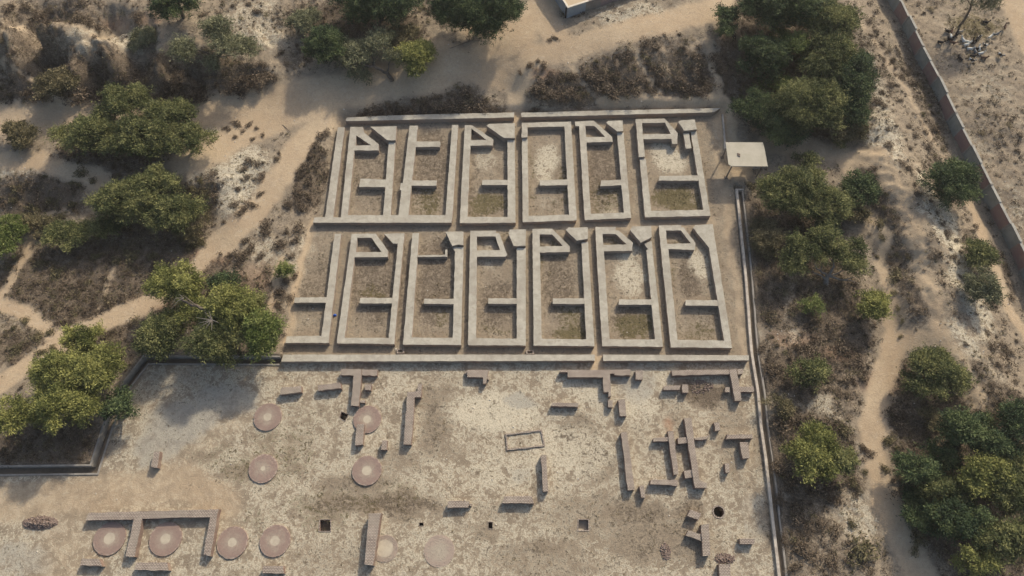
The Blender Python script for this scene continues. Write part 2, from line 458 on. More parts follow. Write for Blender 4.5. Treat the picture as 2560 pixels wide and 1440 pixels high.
def leaf_mat(name, c_dark, c_mid, c_light, trans=.16):
    m, nt, b = new_mat(name, .75)
    q = N(nt)
    at = q.n('ShaderNodeAttribute', attribute_name='tint')
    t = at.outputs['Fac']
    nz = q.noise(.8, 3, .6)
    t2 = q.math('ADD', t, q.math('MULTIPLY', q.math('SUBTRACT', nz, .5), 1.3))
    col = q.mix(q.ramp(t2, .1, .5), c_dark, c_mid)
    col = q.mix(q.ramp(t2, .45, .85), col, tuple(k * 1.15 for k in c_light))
    q.l(col, b.inputs['Base Color'])
    tr = q.n('ShaderNodeBsdfTranslucent'); q.l(col, tr.inputs[0])
    ms = q.n('ShaderNodeMixShader'); ms.inputs[0].default_value = trans
    q.l(b.outputs[0], ms.inputs[1]); q.l(tr.outputs[0], ms.inputs[2])
    q.l(ms.outputs[0], nt.nodes['Material Output'].inputs[0])
    return m
M = {}
M['ground'] = ground_mat()
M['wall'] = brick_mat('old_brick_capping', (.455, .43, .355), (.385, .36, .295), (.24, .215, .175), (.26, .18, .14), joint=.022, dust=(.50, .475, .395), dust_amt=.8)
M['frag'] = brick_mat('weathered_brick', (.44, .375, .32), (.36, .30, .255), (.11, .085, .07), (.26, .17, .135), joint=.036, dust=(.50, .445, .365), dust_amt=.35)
M['disc'] = plain_mat('rose_brick_platform', (.315, .228, .195), (.40, .32, .265), .7, .95, .02)
M['disc_faded'] = plain_mat('dusty_brick_platform', (.40, .32, .255), (.43, .37, .29), .9, .95, .02)
M['clay'] = plain_mat('pale_clay_fill', (.46, .41, .315), (.38, .33, .26), 1.2)
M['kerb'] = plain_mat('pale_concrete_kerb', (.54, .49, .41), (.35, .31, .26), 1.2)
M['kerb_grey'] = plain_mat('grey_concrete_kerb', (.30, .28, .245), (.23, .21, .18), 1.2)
M['channel'] = plain_mat('drain_silt', (.25, .20, .145), (.17, .14, .10), .8)
M['roof'] = plain_mat('pale_sheet_roof', (.44, .41, .33), (.37, .345, .27), .45, .7, .004)
M['post'] = plain_mat('weathered_post', (.22, .18, .14))
M['plaster'] = plain_mat('grey_green_plaster', (.30, .30, .26), (.24, .24, .205), 1.0)
M['redbrick'] = brick_mat('red_boundary_brick', (.31, .195, .17), (.27, .165, .145), (.22, .16, .14), (.30, .19, .165), joint=.012, dust=(.28, .21, .18), dust_amt=.5)
M['coping'] = plain_mat('cement_coping', (.37, .365, .32), (.29, .28, .25))
M['bluewash'] = plain_mat('blue_grey_plaster', (.29, .32, .335), (.24, .265, .275), .8)
M['brownpanel'] = plain_mat('brown_plaster', (.27, .235, .195), (.21, .18, .15), .8)
M['pinkwall'] = plain_mat('pink_plaster', (.32, .23, .205), (.26, .19, .17), .8)
M['sandroof'] = plain_mat('sand_roof', (.50, .40, .27), (.45, .36, .25), .6)
M['whiteedge'] = plain_mat('whitewash', (.66, .61, .50), (.55, .5, .41))
M['bark'] = plain_mat('grey_bark', (.15, .125, .10), (.09, .075, .06), 2.5, .95, .03)
M['deadwood'] = plain_mat('bleached_dead_wood', (.24, .22, .19), (.15, .13, .11), 2.5, .95, .03)
M['rubble'] = plain_mat('dark_rubble', (.17, .125, .105), (.27, .215, .18), 3, .95, .03)
M['rock'] = plain_mat('pale_rock', (.52, .48, .41), (.42, .38, .31), 3, .95, .03)
M['blue'] = plain_mat('blue_plastic', (.03, .13, .55), (.02, .1, .45), 3, .4)
M['black'] = plain_mat('black_coat', (.022, .020, .022), (.04, .034, .03), 6)
M['white_hair'] = plain_mat('white_coat', (.62, .62, .57), (.5, .5, .45), 5)
M['brown_hair'] = plain_mat('brown_coat', (.14, .085, .06), (.09, .055, .04), 5)
M['grey_hair'] = plain_mat('grey_coat', (.20, .205, .20), (.12, .12, .12), 5)
M['cream_hair'] = plain_mat('cream_coat', (.42, .36, .27), (.33, .27, .2), 5)
def disc_mat(name, rim, inner, k):
    m, nt, b = new_mat(name, .95); q = N(nt)
    tc = q.n('ShaderNodeTexCoord').outputs['Object']
    ln = q.n('ShaderNodeVectorMath', operation='LENGTH'); q.l(tc, ln.inputs[0])
    n1 = q.noise(1.4, 5, .7); n2 = q.noise(6, 3, .7)
    r = q.math('ADD', ln.outputs['Value'], q.math('MULTIPLY', q.math('SUBTRACT', n1, .5), 2.2))
    col = q.mix(q.ramp(r, k, k + 1.1), inner, rim)
    col = q.mix(q.ramp(n2, .5, .7, 0, .5), col, tuple(c * .68 for c in rim))
    q.l(col, b.inputs['Base Color']); q.bump(n2, .5, .03, b)
    return m
def pied_mat():
    m, nt, b = new_mat('pied_coat', .9); q = N(nt)
    tc = q.n('ShaderNodeTexCoord').outputs['Object']
    q.l(q.mix(q.ramp(q.noise(2.6, 1, .4, tc), .49, .52), (.02, .02, .022), (.58, .56, .51)), b.inputs['Base Color'])
    return m
M['pied'] = pied_mat()
M['disc'] = disc_mat('rose_brick_platform', (.30, .222, .185), (.375, .315, .25), .25)
M['disc_faded'] = disc_mat('dusty_brick_platform', (.37, .30, .245), (.41, .36, .285), .4)
M['leaf_green'] = leaf_mat('green_foliage', (0.064, 0.078, 0.032), (0.114, 0.132, 0.054), (0.216, 0.216, 0.088))
M['leaf_dark'] = leaf_mat('dark_foliage', (0.031, 0.050, 0.028), (0.059, 0.090, 0.042), (0.119, 0.151, 0.064))
M['leaf_olive'] = leaf_mat('olive_foliage', (0.087, 0.102, 0.032), (0.160, 0.174, 0.055), (0.268, 0.268, 0.090))
M['leaf_grey'] = leaf_mat('grey_green_foliage', (0.090, 0.099, 0.057), (0.147, 0.156, 0.087), (0.232, 0.232, 0.135))
M['leaf_bright'] = leaf_mat('bright_foliage', (0.074, 0.102, 0.028), (0.128, 0.165, 0.049), (0.216, 0.239, 0.085))
M['dry'] = leaf_mat('dry_brown_twigs', (0.069, 0.052, 0.037), (0.132, 0.101, 0.071), (0.218, 0.172, 0.121), .1)
M['dry_olive'] = leaf_mat('dry_olive_twigs', (0.075, 0.069, 0.035), (0.125, 0.112, 0.060), (0.213, 0.181, 0.100), .1)
M['straw'] = leaf_mat('dry_straw', (.13, .105, .06), (.24, .195, .115), (.36, .30, .19), .1)
M['grassy'] = leaf_mat('short_green_grass', (.050, .055, .025), (.095, .090, .042), (.16, .14, .07), .1)

# ------------------------------------------------------------------ ground cover zones (what the ground is made of, not how it is lit)
def wpts(px): return [place(*p)[:2] for p in px]
PATHS = [([(-100,302),(100,300),(250,298),(450,288),(620,262),(760,238),(900,215),(1080,188),(1200,150),(1290,90),(1350,20),(1400,-60)],5.6),
 ([(1080,120),(1130,150),(1200,180),(1290,190)],4.5),([(860,225),(700,290),(600,335),(540,375),(470,405)],5.0),([(1180,60),(1300,60)],4),
 ([(0,400),(90,402),(160,425),(250,450)],2.6),([(820,285),(750,365),(690,450),(640,530),(570,590),(530,625)],3.6),
 ([(530,625),(470,690),(400,745),(300,788),(200,830),(100,895),(0,960),(-80,1000)],2.4),
 ([(1285,180),(1290,230),(1293,300)],1.6),([(1330,140),(1450,118),(1560,80),(1700,45),(1810,20)],4.2),([(1340,30),(1400,100)],4.5),
 ([(1370,120),(1430,165),(1460,205),(1492,242)],.5,.7),([(1575,115),(1612,175),(1642,232)],.45,.7),([(1665,110),(1672,190)],.35,.5),([(1772,112),(1788,180),(1800,240)],.8,.8),([(1730,110),(1745,225)],.3,.5),
 ([(1500,262),(1600,245),(1700,255),(1800,250)],1.0),
 ([(1800,270),(1815,330),(1850,430)],2.6),([(1920,365),(2000,360),(2100,385),(2195,392)],3.2,.8),
 ([(2190,380),(2230,450),(2268,540),(2295,640),(2330,740),(2360,830),(2400,920),(2455,1000)],1.7,.75),
 ([(2110,400),(2150,500),(2200,600),(2222,740),(2232,850)],1.1,.85),([(2232,850),(2225,910),(2195,980),(2185,1060),(2200,1200),(2225,1300),(2280,1390),(2320,1480)],2.6),
 ([(2190,1120),(2200,1220),(2240,1320),(2290,1440)],2.2),([(2240,860),(2290,845),(2360,850)],2.2),
 ([(2120,10),(2190,110),(2250,200),(2320,330),(2370,410)],.7,.6),([(2420,480),(2470,620),(2520,760),(2570,850)],1.1),
 ([(165,525),(110,545),(72,575),(62,640),(30,690),(0,745),(-40,790)],.8,.85),([(30,170),(90,205),(130,235),(165,270)],.4,.8),([(230,90),(300,75),(420,85)],.8,.5),([(60,60),(20,110),(10,170)],.5,.6),([(180,130),(170,180)],.4,.5),([(0,755),(60,790),(120,820),(165,855)],1.6),([(300,640),(275,700),(245,770)],.3,.6),
 ([(700,650),(688,700),(680,770)],.6),([(100,640),(200,655)],.3,.35),([(2090,50),(2110,200)],1.0),
 ([(2540,10),(2590,120),(2700,200)],5),([(-40,1265),(250,1232),(450,1200),(560,1262)],4.6,.62),([(170,1330),(150,1460)],7,.45),([(440,1165),(600,1040)],3,.4),([(560,1310),(350,1250)],3,.4),([(1790,300),(1800,420),(1828,620),(1845,750),(1856,850),(1868,905)],1.0,.55),([(780,560),(745,700),(715,860)],.6,.8),
 ([(1290,560),(1520,565),(1780,555)],1.2,.5),([(1497,880),(1497,925)],1.4),([(1850,1010),(1872,1100),(1868,1200),(1880,1300)],.7,.4)]
W_ = []; S_ = []; GR_ = []; RD_ = []; GY_ = []
def E(lst, *items):
    for it in items: lst.append(it)
E(W_, (560,430,120,120,.7),(600,540,60,70,.5),(560,350,90,35,.6),(650,60,120,70,.5),(560,150,90,30,.4),(330,100,60,40,.5),(210,90,60,35,.35),(60,430,110,35,.5),(660,620,50,60,.4),
 (2170,180,45,150,.75),(2210,340,50,80,.6),(2350,540,55,140,.65),(2420,700,60,170,.65),(2400,880,70,120,.6),(2480,960,60,90,.4),(1960,840,70,30,.6),(2050,1030,100,45,.6),(2130,1130,45,60,.5),(2140,1290,60,90,.5),
 (1600,40,150,40,.5),(1560,270,120,15,.4),(1330,200,40,25,.4),(2480,250,90,140,.3),(2300,250,15,140,.3),(2440,360,60,60,.35),(2520,520,50,90,.35),(620,850,30,30,.0),(60,800,70,50,.5),(700,200,60,30,.2),
 # inside the compounds
 (1365,410,38,55,.75),(1375,500,40,25,.35),(1672,400,48,45,.85),(1570,680,48,70,.75),(1742,660,40,50,.8),(1222,640,45,45,.45),(1215,400,45,30,.5),(1530,520,30,25,.5),(1395,650,30,35,.3),(760,640,60,70,.4),
 (1225,480,20,20,.2),(1365,520,30,20,.4),(1745,790,40,40,.35),(900,440,40,40,.25),(1800,350,30,60,.45),(755,800,40,40,.3),(1800,480,20,60,.3),(1720,860,30,20,.1),
 # the court
 (1240,1030,150,70,.85),(1420,1130,150,90,.7),(1270,1180,130,70,.6),(1600,1010,60,60,.7),(1650,960,60,40,.6),(1480,985,70,40,.7),(1120,1150,110,80,.4),(1000,960,80,50,.5),(600,1100,130,90,.45),
 (700,1230,260,60,.3),(560,1240,200,30,.45),(900,1090,120,80,.5),(1340,1290,200,70,.45),(1180,1400,200,60,.35),(700,1400,260,60,.3),(1400,950,60,30,.6),(1180,1050,60,40,.6),(1650,1130,30,60,.4),(1560,1390,160,60,.3),
 (860,960,100,30,.4),(1780,1100,60,60,.3),(250,1330,260,90,.35),(1020,1010,60,80,.5),(1560,1200,60,40,.4))
E(S_, (2190,480,40,110,.65),(2245,600,36,130,.62),(2285,720,36,90,.6),(2150,380,60,30,.3),(2330,650,30,120,.35),(300,200,420,60,.75),(150,60,160,60,.5),(80,150,120,90,.55),(560,200,150,50,.7),(620,30,100,60,.25),(300,720,330,160,.85),(100,700,140,120,.75),(450,640,170,60,.75),(620,790,120,130,.55),(60,870,160,60,.6),
 (250,880,140,50,.6),(110,1110,200,70,.75),(100,500,130,60,.75),(400,530,160,80,.8),(520,480,40,60,.7),(770,430,50,110,.75),(660,720,45,60,.5),(620,500,60,60,.25),(250,400,180,60,.6),
 (1420,225,110,38,.95),(1560,200,140,60,.85),(1720,190,70,60,.9),(1640,110,120,40,.45),(1320,170,50,25,.6),(1600,262,220,14,.55),(1090,270,200,16,.75),(1130,232,90,18,.6),(2000,150,230,190,.85),(1810,190,30,80,.8),
 (1980,560,130,130,.9),(2080,780,110,170,.8),(1920,720,50,180,.8),(1990,930,130,90,.7),(2020,1130,150,140,.8),(1990,1310,100,100,.6),(2110,1000,50,70,.5),(2090,1400,110,60,.4),(2270,600,35,220,.30),(2320,760,40,90,.35),
 (2380,460,90,70,.6),(2450,680,60,120,.55),(2350,960,120,90,.85),(2420,1200,190,300,.9),(2500,1060,120,120,.85),(2290,1060,60,60,.6),(2310,250,45,200,.5),(2350,420,30,60,.5),(2510,700,25,120,.6),(2500,900,50,70,.4),
 (760,50,110,60,.45),(900,60,160,60,.8),(760,140,40,40,.4),(1150,20,120,30,.6),(1020,100,60,50,.5),(2440,60,60,30,.3),(2500,330,70,120,.35),(2420,150,60,50,.3),(1110,250,180,20,.5),
 # the compounds
 (950,420,120,130,.42),(1080,420,70,130,.50),(1240,500,50,60,.4),(1400,450,30,80,.4),(1505,430,50,110,.55),(1690,480,80,40,.5),(950,700,90,150,.52),(1090,700,60,150,.55),(1240,760,60,90,.5),(1400,700,60,130,.5),
 (1580,800,60,50,.6),(1720,690,30,80,.6),(1760,800,60,50,.4),(790,700,50,100,.42),(1850,640,30,200,.4),(850,460,12,100,.4),(1180,460,10,110,.5),(1470,450,10,100,.5),(1010,740,10,140,.45),
 # the court
 (890,1205,130,35,.5),(960,1180,50,50,.35),(740,1120,60,40,.35),(1130,1130,60,30,.4),(1100,1090,40,60,.4),(1590,1290,120,50,.55),(1380,1370,120,30,.5),(1010,1290,60,40,.5),(600,1180,50,30,.4),(1210,1330,60,25,.45),(1720,1280,60,50,.55),(960,1010,40,40,.3),(1445,1075,60,40,.55),(1470,1130,40,50,.5),(1420,1110,40,30,.4),(1765,985,60,40,.85),(1500,1290,220,80,.42),(940,1260,220,35,.65),(1090,1060,60,110,.5),(1080,1000,80,60,.45),(1650,1360,180,70,.5),(1820,1080,50,200,.4),(1700,1080,60,120,.35),
 (700,1150,120,130,.25),(840,1400,200,50,.35),(1000,1150,80,60,.4),(1250,1270,100,40,.35),(1500,1170,60,60,.45),(470,1215,110,20,.65),(1370,1410,260,40,.4),(1100,950,90,25,.35),(1600,1060,40,60,.3),(380,1000,160,70,.30),
 (1300,1390,120,60,.4),(450,950,160,40,.3))
E(GR_, (1218,508,50,30,.85),(1075,510,40,40,.7),(1530,500,30,30,.55),(1590,815,62,36,.8),(1750,830,50,26,.5),(1240,830,50,20,.4),(1440,800,40,40,.6),(1192,525,20,25,.55),(1690,495,66,28,1.0),(1430,835,50,22,.95),(1465,810,12,40,.6),(1585,820,60,30,.62),(940,735,45,18,.60),(1065,520,50,30,.45),(1410,470,12,70,.5),(1490,510,20,60,.45),(1385,520,12,40,.4),
 (930,600,25,10,.5),(1245,600,20,14,.5),(1380,610,20,14,.5),(1530,605,20,14,.5),(1690,600,20,12,.5),(1110,800,20,30,.5),(1340,640,10,80,.5),(1455,640,8,200,.35),(1680,700,10,60,.45),(860,450,8,90,.4),(1330,450,6,110,.45),
 (620,1170,100,60,.42),(520,1130,80,60,.4),(700,1130,100,110,.38),(1000,1230,80,30,.35),(760,1260,60,30,.45),(810,1305,70,40,.45),(860,1240,120,25,.35),(480,1210,120,20,.35),(640,1290,60,50,.3),(740,1050,120,60,.25),(1330,1200,40,20,.15),(900,1270,60,20,.4),
 (2440,65,75,35,.75),(2480,85,30,20,.5),(2420,30,30,20,.3),(300,590,200,60,.35),(60,600,60,60,.4))
E(RD_, (520,640,50,30,.8),(450,715,40,25,.8),(380,760,60,20,.7),(1350,185,50,12,.6),(960,185,60,25,.3),(2200,960,60,40,.4),(1980,850,70,20,.4),(2100,880,40,20,.4),(1815,100,30,20,.3),(1160,180,50,20,.3),(640,690,60,40,.3),(1672,1062,14,8,.8),(300,60,40,12,.5),(380,50,40,12,.5))
E(GY_, (560,1000,110,60,.75),(460,1060,100,70,.9),(400,1120,80,50,.8),(60,1400,120,60,.6),(1300,1000,50,25,.8),(1230,970,60,20,.4),(1590,960,70,60,.7),(1560,950,30,30,.6),(1300,1180,60,40,.5),(1440,1160,60,25,.4),(1900,1240,30,150,.4),(420,940,120,30,.5),
 (1880,1300,30,100,.5),(1150,1380,60,40,.3),(1000,1440,60,30,.4),(1700,1200,60,40,.5),(1750,1150,40,40,.4),(150,1300,120,60,.4),(1640,1230,60,20,.5),(860,320,10,20,.2),(1860,330,30,40,.4),(2380,70,40,60,.4),(1050,1430,80,20,.4))
PATH_W = [(wpts(p[0]), p[1], p[2] if len(p) > 2 else 1.0) for p in PATHS]
PATH_RAW += [(a, b) for a, b, c in PATH_W if c > .8]
def ell_w(lst):
    out = []
    for px, py, rx, ry, s in lst:
        x, y, z = place(px, py)
        x2, _, _ = (G(px + rx, py, z)[0], 0, 0); y1 = G(px, py - ry, z)[1]; y2 = G(px, py + ry, z)[1]
        out.append((x, y, abs(x2 - x) + .01, abs(y1 - y2) / 2 + .01, s))
    return out
ZW = [ell_w(l) for l in (W_, S_, GR_, RD_, GY_)]
def ell_eval(lst, x, y, soft=.55):
    r = np.zeros(x.shape)
    for cx, cy, rx, ry, s in lst:
        d = np.sqrt(((x - cx) / rx) ** 2 + ((y - cy) / ry) ** 2)
        r = np.maximum(r, s * (1 - sstep(1 - soft, 1 + soft * .6, d)))
    return r
SITE_IN = in_poly
def zones(x, y):
    x = np.asarray(x, float); y = np.asarray(y, float)
    wx = x + (fbm(x, y, .5, 21, 3) - .5) * 2.2; wy = y + (fbm(x, y, .5, 31, 3) - .5) * 2.2
    path = np.zeros(x.shape)
    for pts, w, st in PATH_W:
        d = seg_dist(wx * .6 + x * .4, wy * .6 + y * .4, pts)
        path = np.maximum(path, st * (1 - sstep(w * .25, w * .5 + .5 + w * .16, d)))
    white, scrub, green, red, grey = [ell_eval(l, wx, wy) for l in ZW]
    inside = in_poly(x, y, SITE_W)
    comp = inside & (y >= G(1280, 905)[1])
    scrub = np.where(comp, np.minimum(np.maximum(scrub * 1.25, .34), .9), scrub)
    scrub = np.where(inside, np.maximum(scrub, .22), np.maximum(np.minimum(scrub * 1.3, 1.05), .22))
    low = inside & (y < G(1280, 905)[1])
    white = np.where(low, np.maximum(white, .46 - .35 * np.clip(scrub - .3, 0, 1) * 1.6), np.where(inside, np.maximum(white, .26), white))
    scrub = scrub * (1 - path * .9) * (1 - .3 * white); white = white * (1 - path * .6)
    return path, scrub, white, green * (1 - path), red, grey
def zone_attrs(x, y):
    p, s, w, g, r, gy = zones(x, y)
    o = np.ones(len(x))
    return {'zone': ('FLOAT_COLOR', np.stack([p, s, w, o], 1)), 'zone2': ('FLOAT_COLOR', np.stack([g, r, gy, o], 1))}

# pits in the court: outlines at ground level
PIT_POLYS = [(PX(9, [(258,342),(368,342),(366,458),(250,458)]), .9), (PX(9, [(1316,371),(1360,370),(1360,404),(1314,402)]), .9), (PX(9, [(2052,364),(2096,364),(2096,432),(2052,430)]), .9),
 (PX(10, [(440,412),(540,412),(540,518),(436,518)]), .6), (PX(5, [(1015,518),(1085,545),(1050,610),(995,577)]), .8)]
wc = G(1797, 1279.5)
WELL = [(wc[0] + math.cos(a) * .56, wc[1] + math.sin(a) * .56) for a in np.linspace(0, 2 * math.pi, 20, endpoint=False)]
PIT_W = [([G(*p) for p in pl], d) for pl, d in PIT_POLYS]
for pl, d in PIT_W:
    c = centroid(pl); PITS.append((c[0], c[1], 1.7))
PITS.append((wc[0], wc[1], 1.3))

# ------------------------------------------------------------------ ground sheet: dense where the photo looks, stretched to the horizon outside
def axis(lo, hi, st, far_lo, far_hi):
    a = list(np.arange(lo, hi + 1e-6, st)); k = st
    while a[-1] < far_hi: k *= 1.25; a.append(a[-1] + k)
    k = st
    while a[0] > far_lo: k *= 1.25; a.insert(0, a[0] - k)
    return np.array(a)
ax = axis(-84, 88, .27, -900, 900); ay = axis(-4, 98, .27, -800, 1000)
X, Y = np.meshgrid(ax, ay)
xs, ys = X.ravel(), Y.ravel()
zs = terrain(xs, ys)
far_m = np.maximum(np.abs(xs) - 110, np.maximum(ys - 130, -ys - 40))
zs = np.where(far_m > 0, zs * (1 - sstep(0, 80, far_m)) + 1.0 * sstep(0, 80, far_m), zs)
nx, ny = len(ax), len(ay)
i0 = (np.arange(ny - 1)[:, None] * nx + np.arange(nx - 1)[None]).ravel()
gnd = np_mesh('ground', np.stack([xs, ys, zs], 1), np.stack([i0, i0 + 1, i0 + nx + 1, i0 + nx], 1), M['ground'], smooth=True, attrs=zone_attrs(xs, ys))
props(gnd, kind='structure')

# the flat excavated court, with its pits cut out
rnd = random.Random(4)
rings = [ring_refine(SITE_W, .8, .03, rnd)] + [pl for pl, _ in PIT_W] + [WELL]
pts, edges = [], []
for r in rings:
    s = len(pts); pts += [Vector(p) for p in r]; edges += [(s + i, s + (i + 1) % len(r)) for i in range(len(r))]
gx, gy = np.meshgrid(np.arange(-70, 34, .45), np.arange(-6, 62, .45))
gx = gx.ravel() + np.random.RandomState(1).uniform(-.1, .1, gx.size); gy = gy.ravel() + np.random.RandomState(2).uniform(-.1, .1, gy.size)
keep = in_poly(gx, gy, SITE_W) & (seg_dist(gx, gy, SITE_W, True) > .35)
for r in rings[1:]: keep &= seg_dist(gx, gy, r, True) > .2
pts += [Vector(p) for p in zip(gx[keep], gy[keep])]
res = delaunay_2d_cdt(pts, edges, [], 0, 1e-5)
cv = np.array([(p[0], p[1]) for p in res[0]]); cf = np.array(res[2])
cc = cv[cf].mean(1); ok = in_poly(cc[:, 0], cc[:, 1], rings[0])
for r in rings[1:]: ok &= ~in_poly(cc[:, 0], cc[:, 1], r)
cf = cf[ok]
ar = (cv[cf[:, 1]] - cv[cf[:, 0]]); br_ = (cv[cf[:, 2]] - cv[cf[:, 0]])
flip = (ar[:, 0] * br_[:, 1] - ar[:, 1] * br_[:, 0]) < 0
cf[flip] = cf[flip][:, ::-1]
cz = (fbm(cv[:, 0], cv[:, 1], .8, 51, 3) - .5) * .07
cz *= sstep(0, 1.0, seg_dist(cv[:, 0], cv[:, 1], SITE_W, True))
court = np_mesh('court_floor', np.column_stack([cv, cz]), cf, M['ground'], smooth=True, attrs=zone_attrs(cv[:, 0], cv[:, 1]))
props(court, kind='structure')

# ------------------------------------------------------------------ brick-lined pits and the round well
pit_labels = [('pit', 'square brick-lined pit with grassy rim beside the long free-standing wall end', 'pit'),
 ('pit', 'smallest square hole in the court, midway between the two southern platforms and the wall blocks', 'pit'),
 ('pit', 'narrow upright rectangular hole in the pale court south of the wide wall block', 'pit'),
 ('pit', 'shallow square brick-lined pit alone in the dry grass of the southern court', 'pit'),
 ('pit', 'tilted square hole beside the brick platform that a wall cuts into', 'pit')]
for (pl, d), (nm, lb, ct) in zip(PIT_W, pit_labels):
    c = centroid(pl)
    t = thing(nm, lb, ct, (c[0], c[1], -d))
    big = [(c[0] + (p[0] - c[0]) * 1.18 , c[1] + (p[1] - c[1]) * 1.18) for p in pl]
    prism('lining', big, -d, .035, M['frag'], t, holes=[pl], step=9, jit=0, origin=c, zj=.006).location.z = d
    prism('pit_floor', big, -.1, .0, M['clay'] if d < .7 else M['channel'], t, step=9, jit=0, origin=c)
t = thing('well', 'small round brick well in a ring of dark grass', 'well', (wc[0], wc[1], -1.6))
outw = [(wc[0] + (p[0] - wc[0]) * 1.3, wc[1] + (p[1] - wc[1]) * 1.3) for p in WELL]
prism('well_lining', outw, -1.6, .05, M['frag'], t, holes=[WELL], step=9, jit=.01, origin=wc).location.z = 1.6
prism('well_bottom', outw, -.1, 0, M['channel'], t, step=9, jit=0, origin=wc)

# ------------------------------------------------------------------ the walled compounds
H1 = .72
def compound(crop, label, outline, holes=(), partitions=(), blocks=(), group='brick compounds in two rows', z=H1, extra=(), cat='brick ruin', mat='wall', name='brick_compound', jit=.03):
    o = WP(crop, outline, z); c = centroid(o)
    t = thing(name, label, cat, (c[0], c[1], 0), group=group)
    sd0 = int(abs(c[0] * 13 + c[1] * 7)) + 3
    prism('outer_wall', o, -.1, z, M[mat], t, holes=[WP(crop, h, z) for h in holes], origin=c, seed=sd0, jit=jit)
    for k, p in enumerate(partitions): prism('partition_wall', WP(crop, p, z - .004), -.1, z - .02, M[mat], t, origin=c, seed=sd0 + k + 1, jit=jit)
    for k, (p, h) in enumerate(blocks):
        prism('corner_block', WP(crop, p, h), -.1, h, M[mat], t, origin=c, seed=sd0 + 20 + k, jit=jit)
    for k, (nm, p, h) in enumerate(extra):
        prism(nm, WP(crop, p, h), -.1, h, M[mat], t, origin=c, seed=sd0 + 40 + k, jit=jit)
    return t
compound(1, 'double brick compound at the western end of the northern row, joined by one long wall',
 [(10,1335),(25,1275),(148,1272),(290,262),(368,262),(238,1272),(325,1275),(430,258),(572,258),(590,325),(750,450),(748,522),(478,522),(405,1250),(800,1250),(862,432),(940,432),(885,1250),(975,1250),(1005,968),(990,965),(997,890),(1020,890),(1100,243),(1192,243),(1085,1250),(1502,1250),(1575,235),(1645,235),(1580,1275),(1565,1335)],
 holes=[[(497,350),(665,465),(490,465)]],
 partitions=[[(835,935),(530,930),(545,838),(840,850)],[(1170,420),(1440,420),(1445,455),(1435,480),(1155,482)],[(1105,860),(1405,860),(1400,918),(1098,918)]],
 blocks=[([(655,255),(950,250),(940,408),(845,408)],1.08)])
compound(1, 'single brick compound in the northern row with a triangular chamber and a wedge block',
 [(1718,238),(1800,238),(2040,400),(2035,465),(1783,468),(1748,1270),(2203,1270),(2197,408),(2282,408),(2290,1335),(1662,1340)],
 holes=[[(1792,275),(1965,405),(1788,405)]], partitions=[[(2210,910),(1912,910),(1918,852),(2210,855)]], blocks=[([(1960,243),(1990,222),(2280,215),(2280,382),(2160,382)],1.08)])
compound(2, 'fully closed rectangular brick compound in the northern row with white bare soil inside',
 [(98,182),(572,170),(628,1128),(105,1145),(95,370)], holes=[[(150,226),(508,218),(553,1072),(162,1085)]],
 partitions=[[(545,785),(268,790),(270,738),(542,730)]], blocks=[([(97,184),(152,182),(150,322),(91,325)],1.05)])
compound(2, 'narrow brick compound in the northern row with a sloping-sided chamber, browner soil inside',
 [(612,170),(795,162),(972,320),(975,365),(722,372),(765,1065),(1085,1052),(1018,278),(1082,278),(1155,1105),(705,1125),(650,215),(615,213)],
 holes=[[(712,212),(798,212),(905,318),(720,320)]], partitions=[[(1070,785),(855,797),(865,742),(1068,733)]], blocks=[([(912,180),(935,163),(1075,160),(1078,262),(1018,265)],1.08)])
compound(2, 'widest brick compound of the northern row, nearest the shed, olive grass in its room',
 [(1238,530),(1298,530),(1350,1035),(1855,1028),(1730,262),(1790,262),(1925,1085),(1290,1098)],
 partitions=[[(1822,742),(1420,742),(1430,697),(1808,690)]],
 blocks=[([(1612,172),(1640,158),(1770,150),(1794,245),(1668,257)],1.2)],
 extra=[('chamber_wall',[(1195,148),(1262,146),(1262,185),(1268,292),(1290,512),(1230,515),(1205,210)],.98),('chamber_wall',[(1264,146),(1480,140),(1605,280),(1603,385),(1550,385),(1546,338),(1272,340),(1270,292),(1540,290),(1485,180),(1264,185)],.9),
        ('brick_slab',[(1660,285),(1715,280),(1740,430),(1685,432)],.85)])
compound(3, 'half-open brick compound at the western end of the southern row with no western wall',
 [(570,95),(635,95),(510,1157),(90,1157),(105,1092),(443,1088)], partitions=[[(493,765),(175,765),(182,715),(500,712)]])
compound(3, 'second brick compound from the western end of the southern row, corner wedge joined on',
 [(737,95),(970,92),(1092,262),(1088,320),(765,322),(668,1105),(1095,1110),(1185,190),(1138,190),(1052,95),(1250,88),(1150,1168),(590,1160)],
 holes=[[(792,132),(930,132),(1025,272),(778,272)]], partitions=[[(1138,772),(812,770),(820,718),(1142,718)]])
compound(3, 'southern row brick compound with a thin low L-shaped wall and a curved gap',
 [(1328,88),(1392,88),(1322,1103),(1720,1108),(1742,265),(1722,232),(1760,222),(1825,228),(1800,1178),(1235,1172)],
 partitions=[[(1738,778),(1440,775),(1443,728),(1740,727)]], blocks=[([(1648,75),(1825,72),(1825,204),(1775,198),(1715,212)],1.05)],
 extra=[('thin_wall',[(1372,302),(1645,300),(1648,250),(1666,250),(1664,318),(1370,320)],.62)])
compound(3, 'middle brick compound of the southern row with wide pale walls and a heavy corner block',
 [(1890,68),(2140,65),(2145,90),(2172,88),(2250,300),(2235,318),(1955,318),(1948,1110),(2342,1115),(2342,232),(2430,232),(2430,1182),(1868,1178)],
 holes=[[(1955,122),(2135,120),(2180,255),(1955,257)]], partitions=[[(2350,778),(2062,775),(2065,722),(2350,722)]], blocks=[([(2262,88),(2275,55),(2430,52),(2430,213),(2310,213)],1.06)])
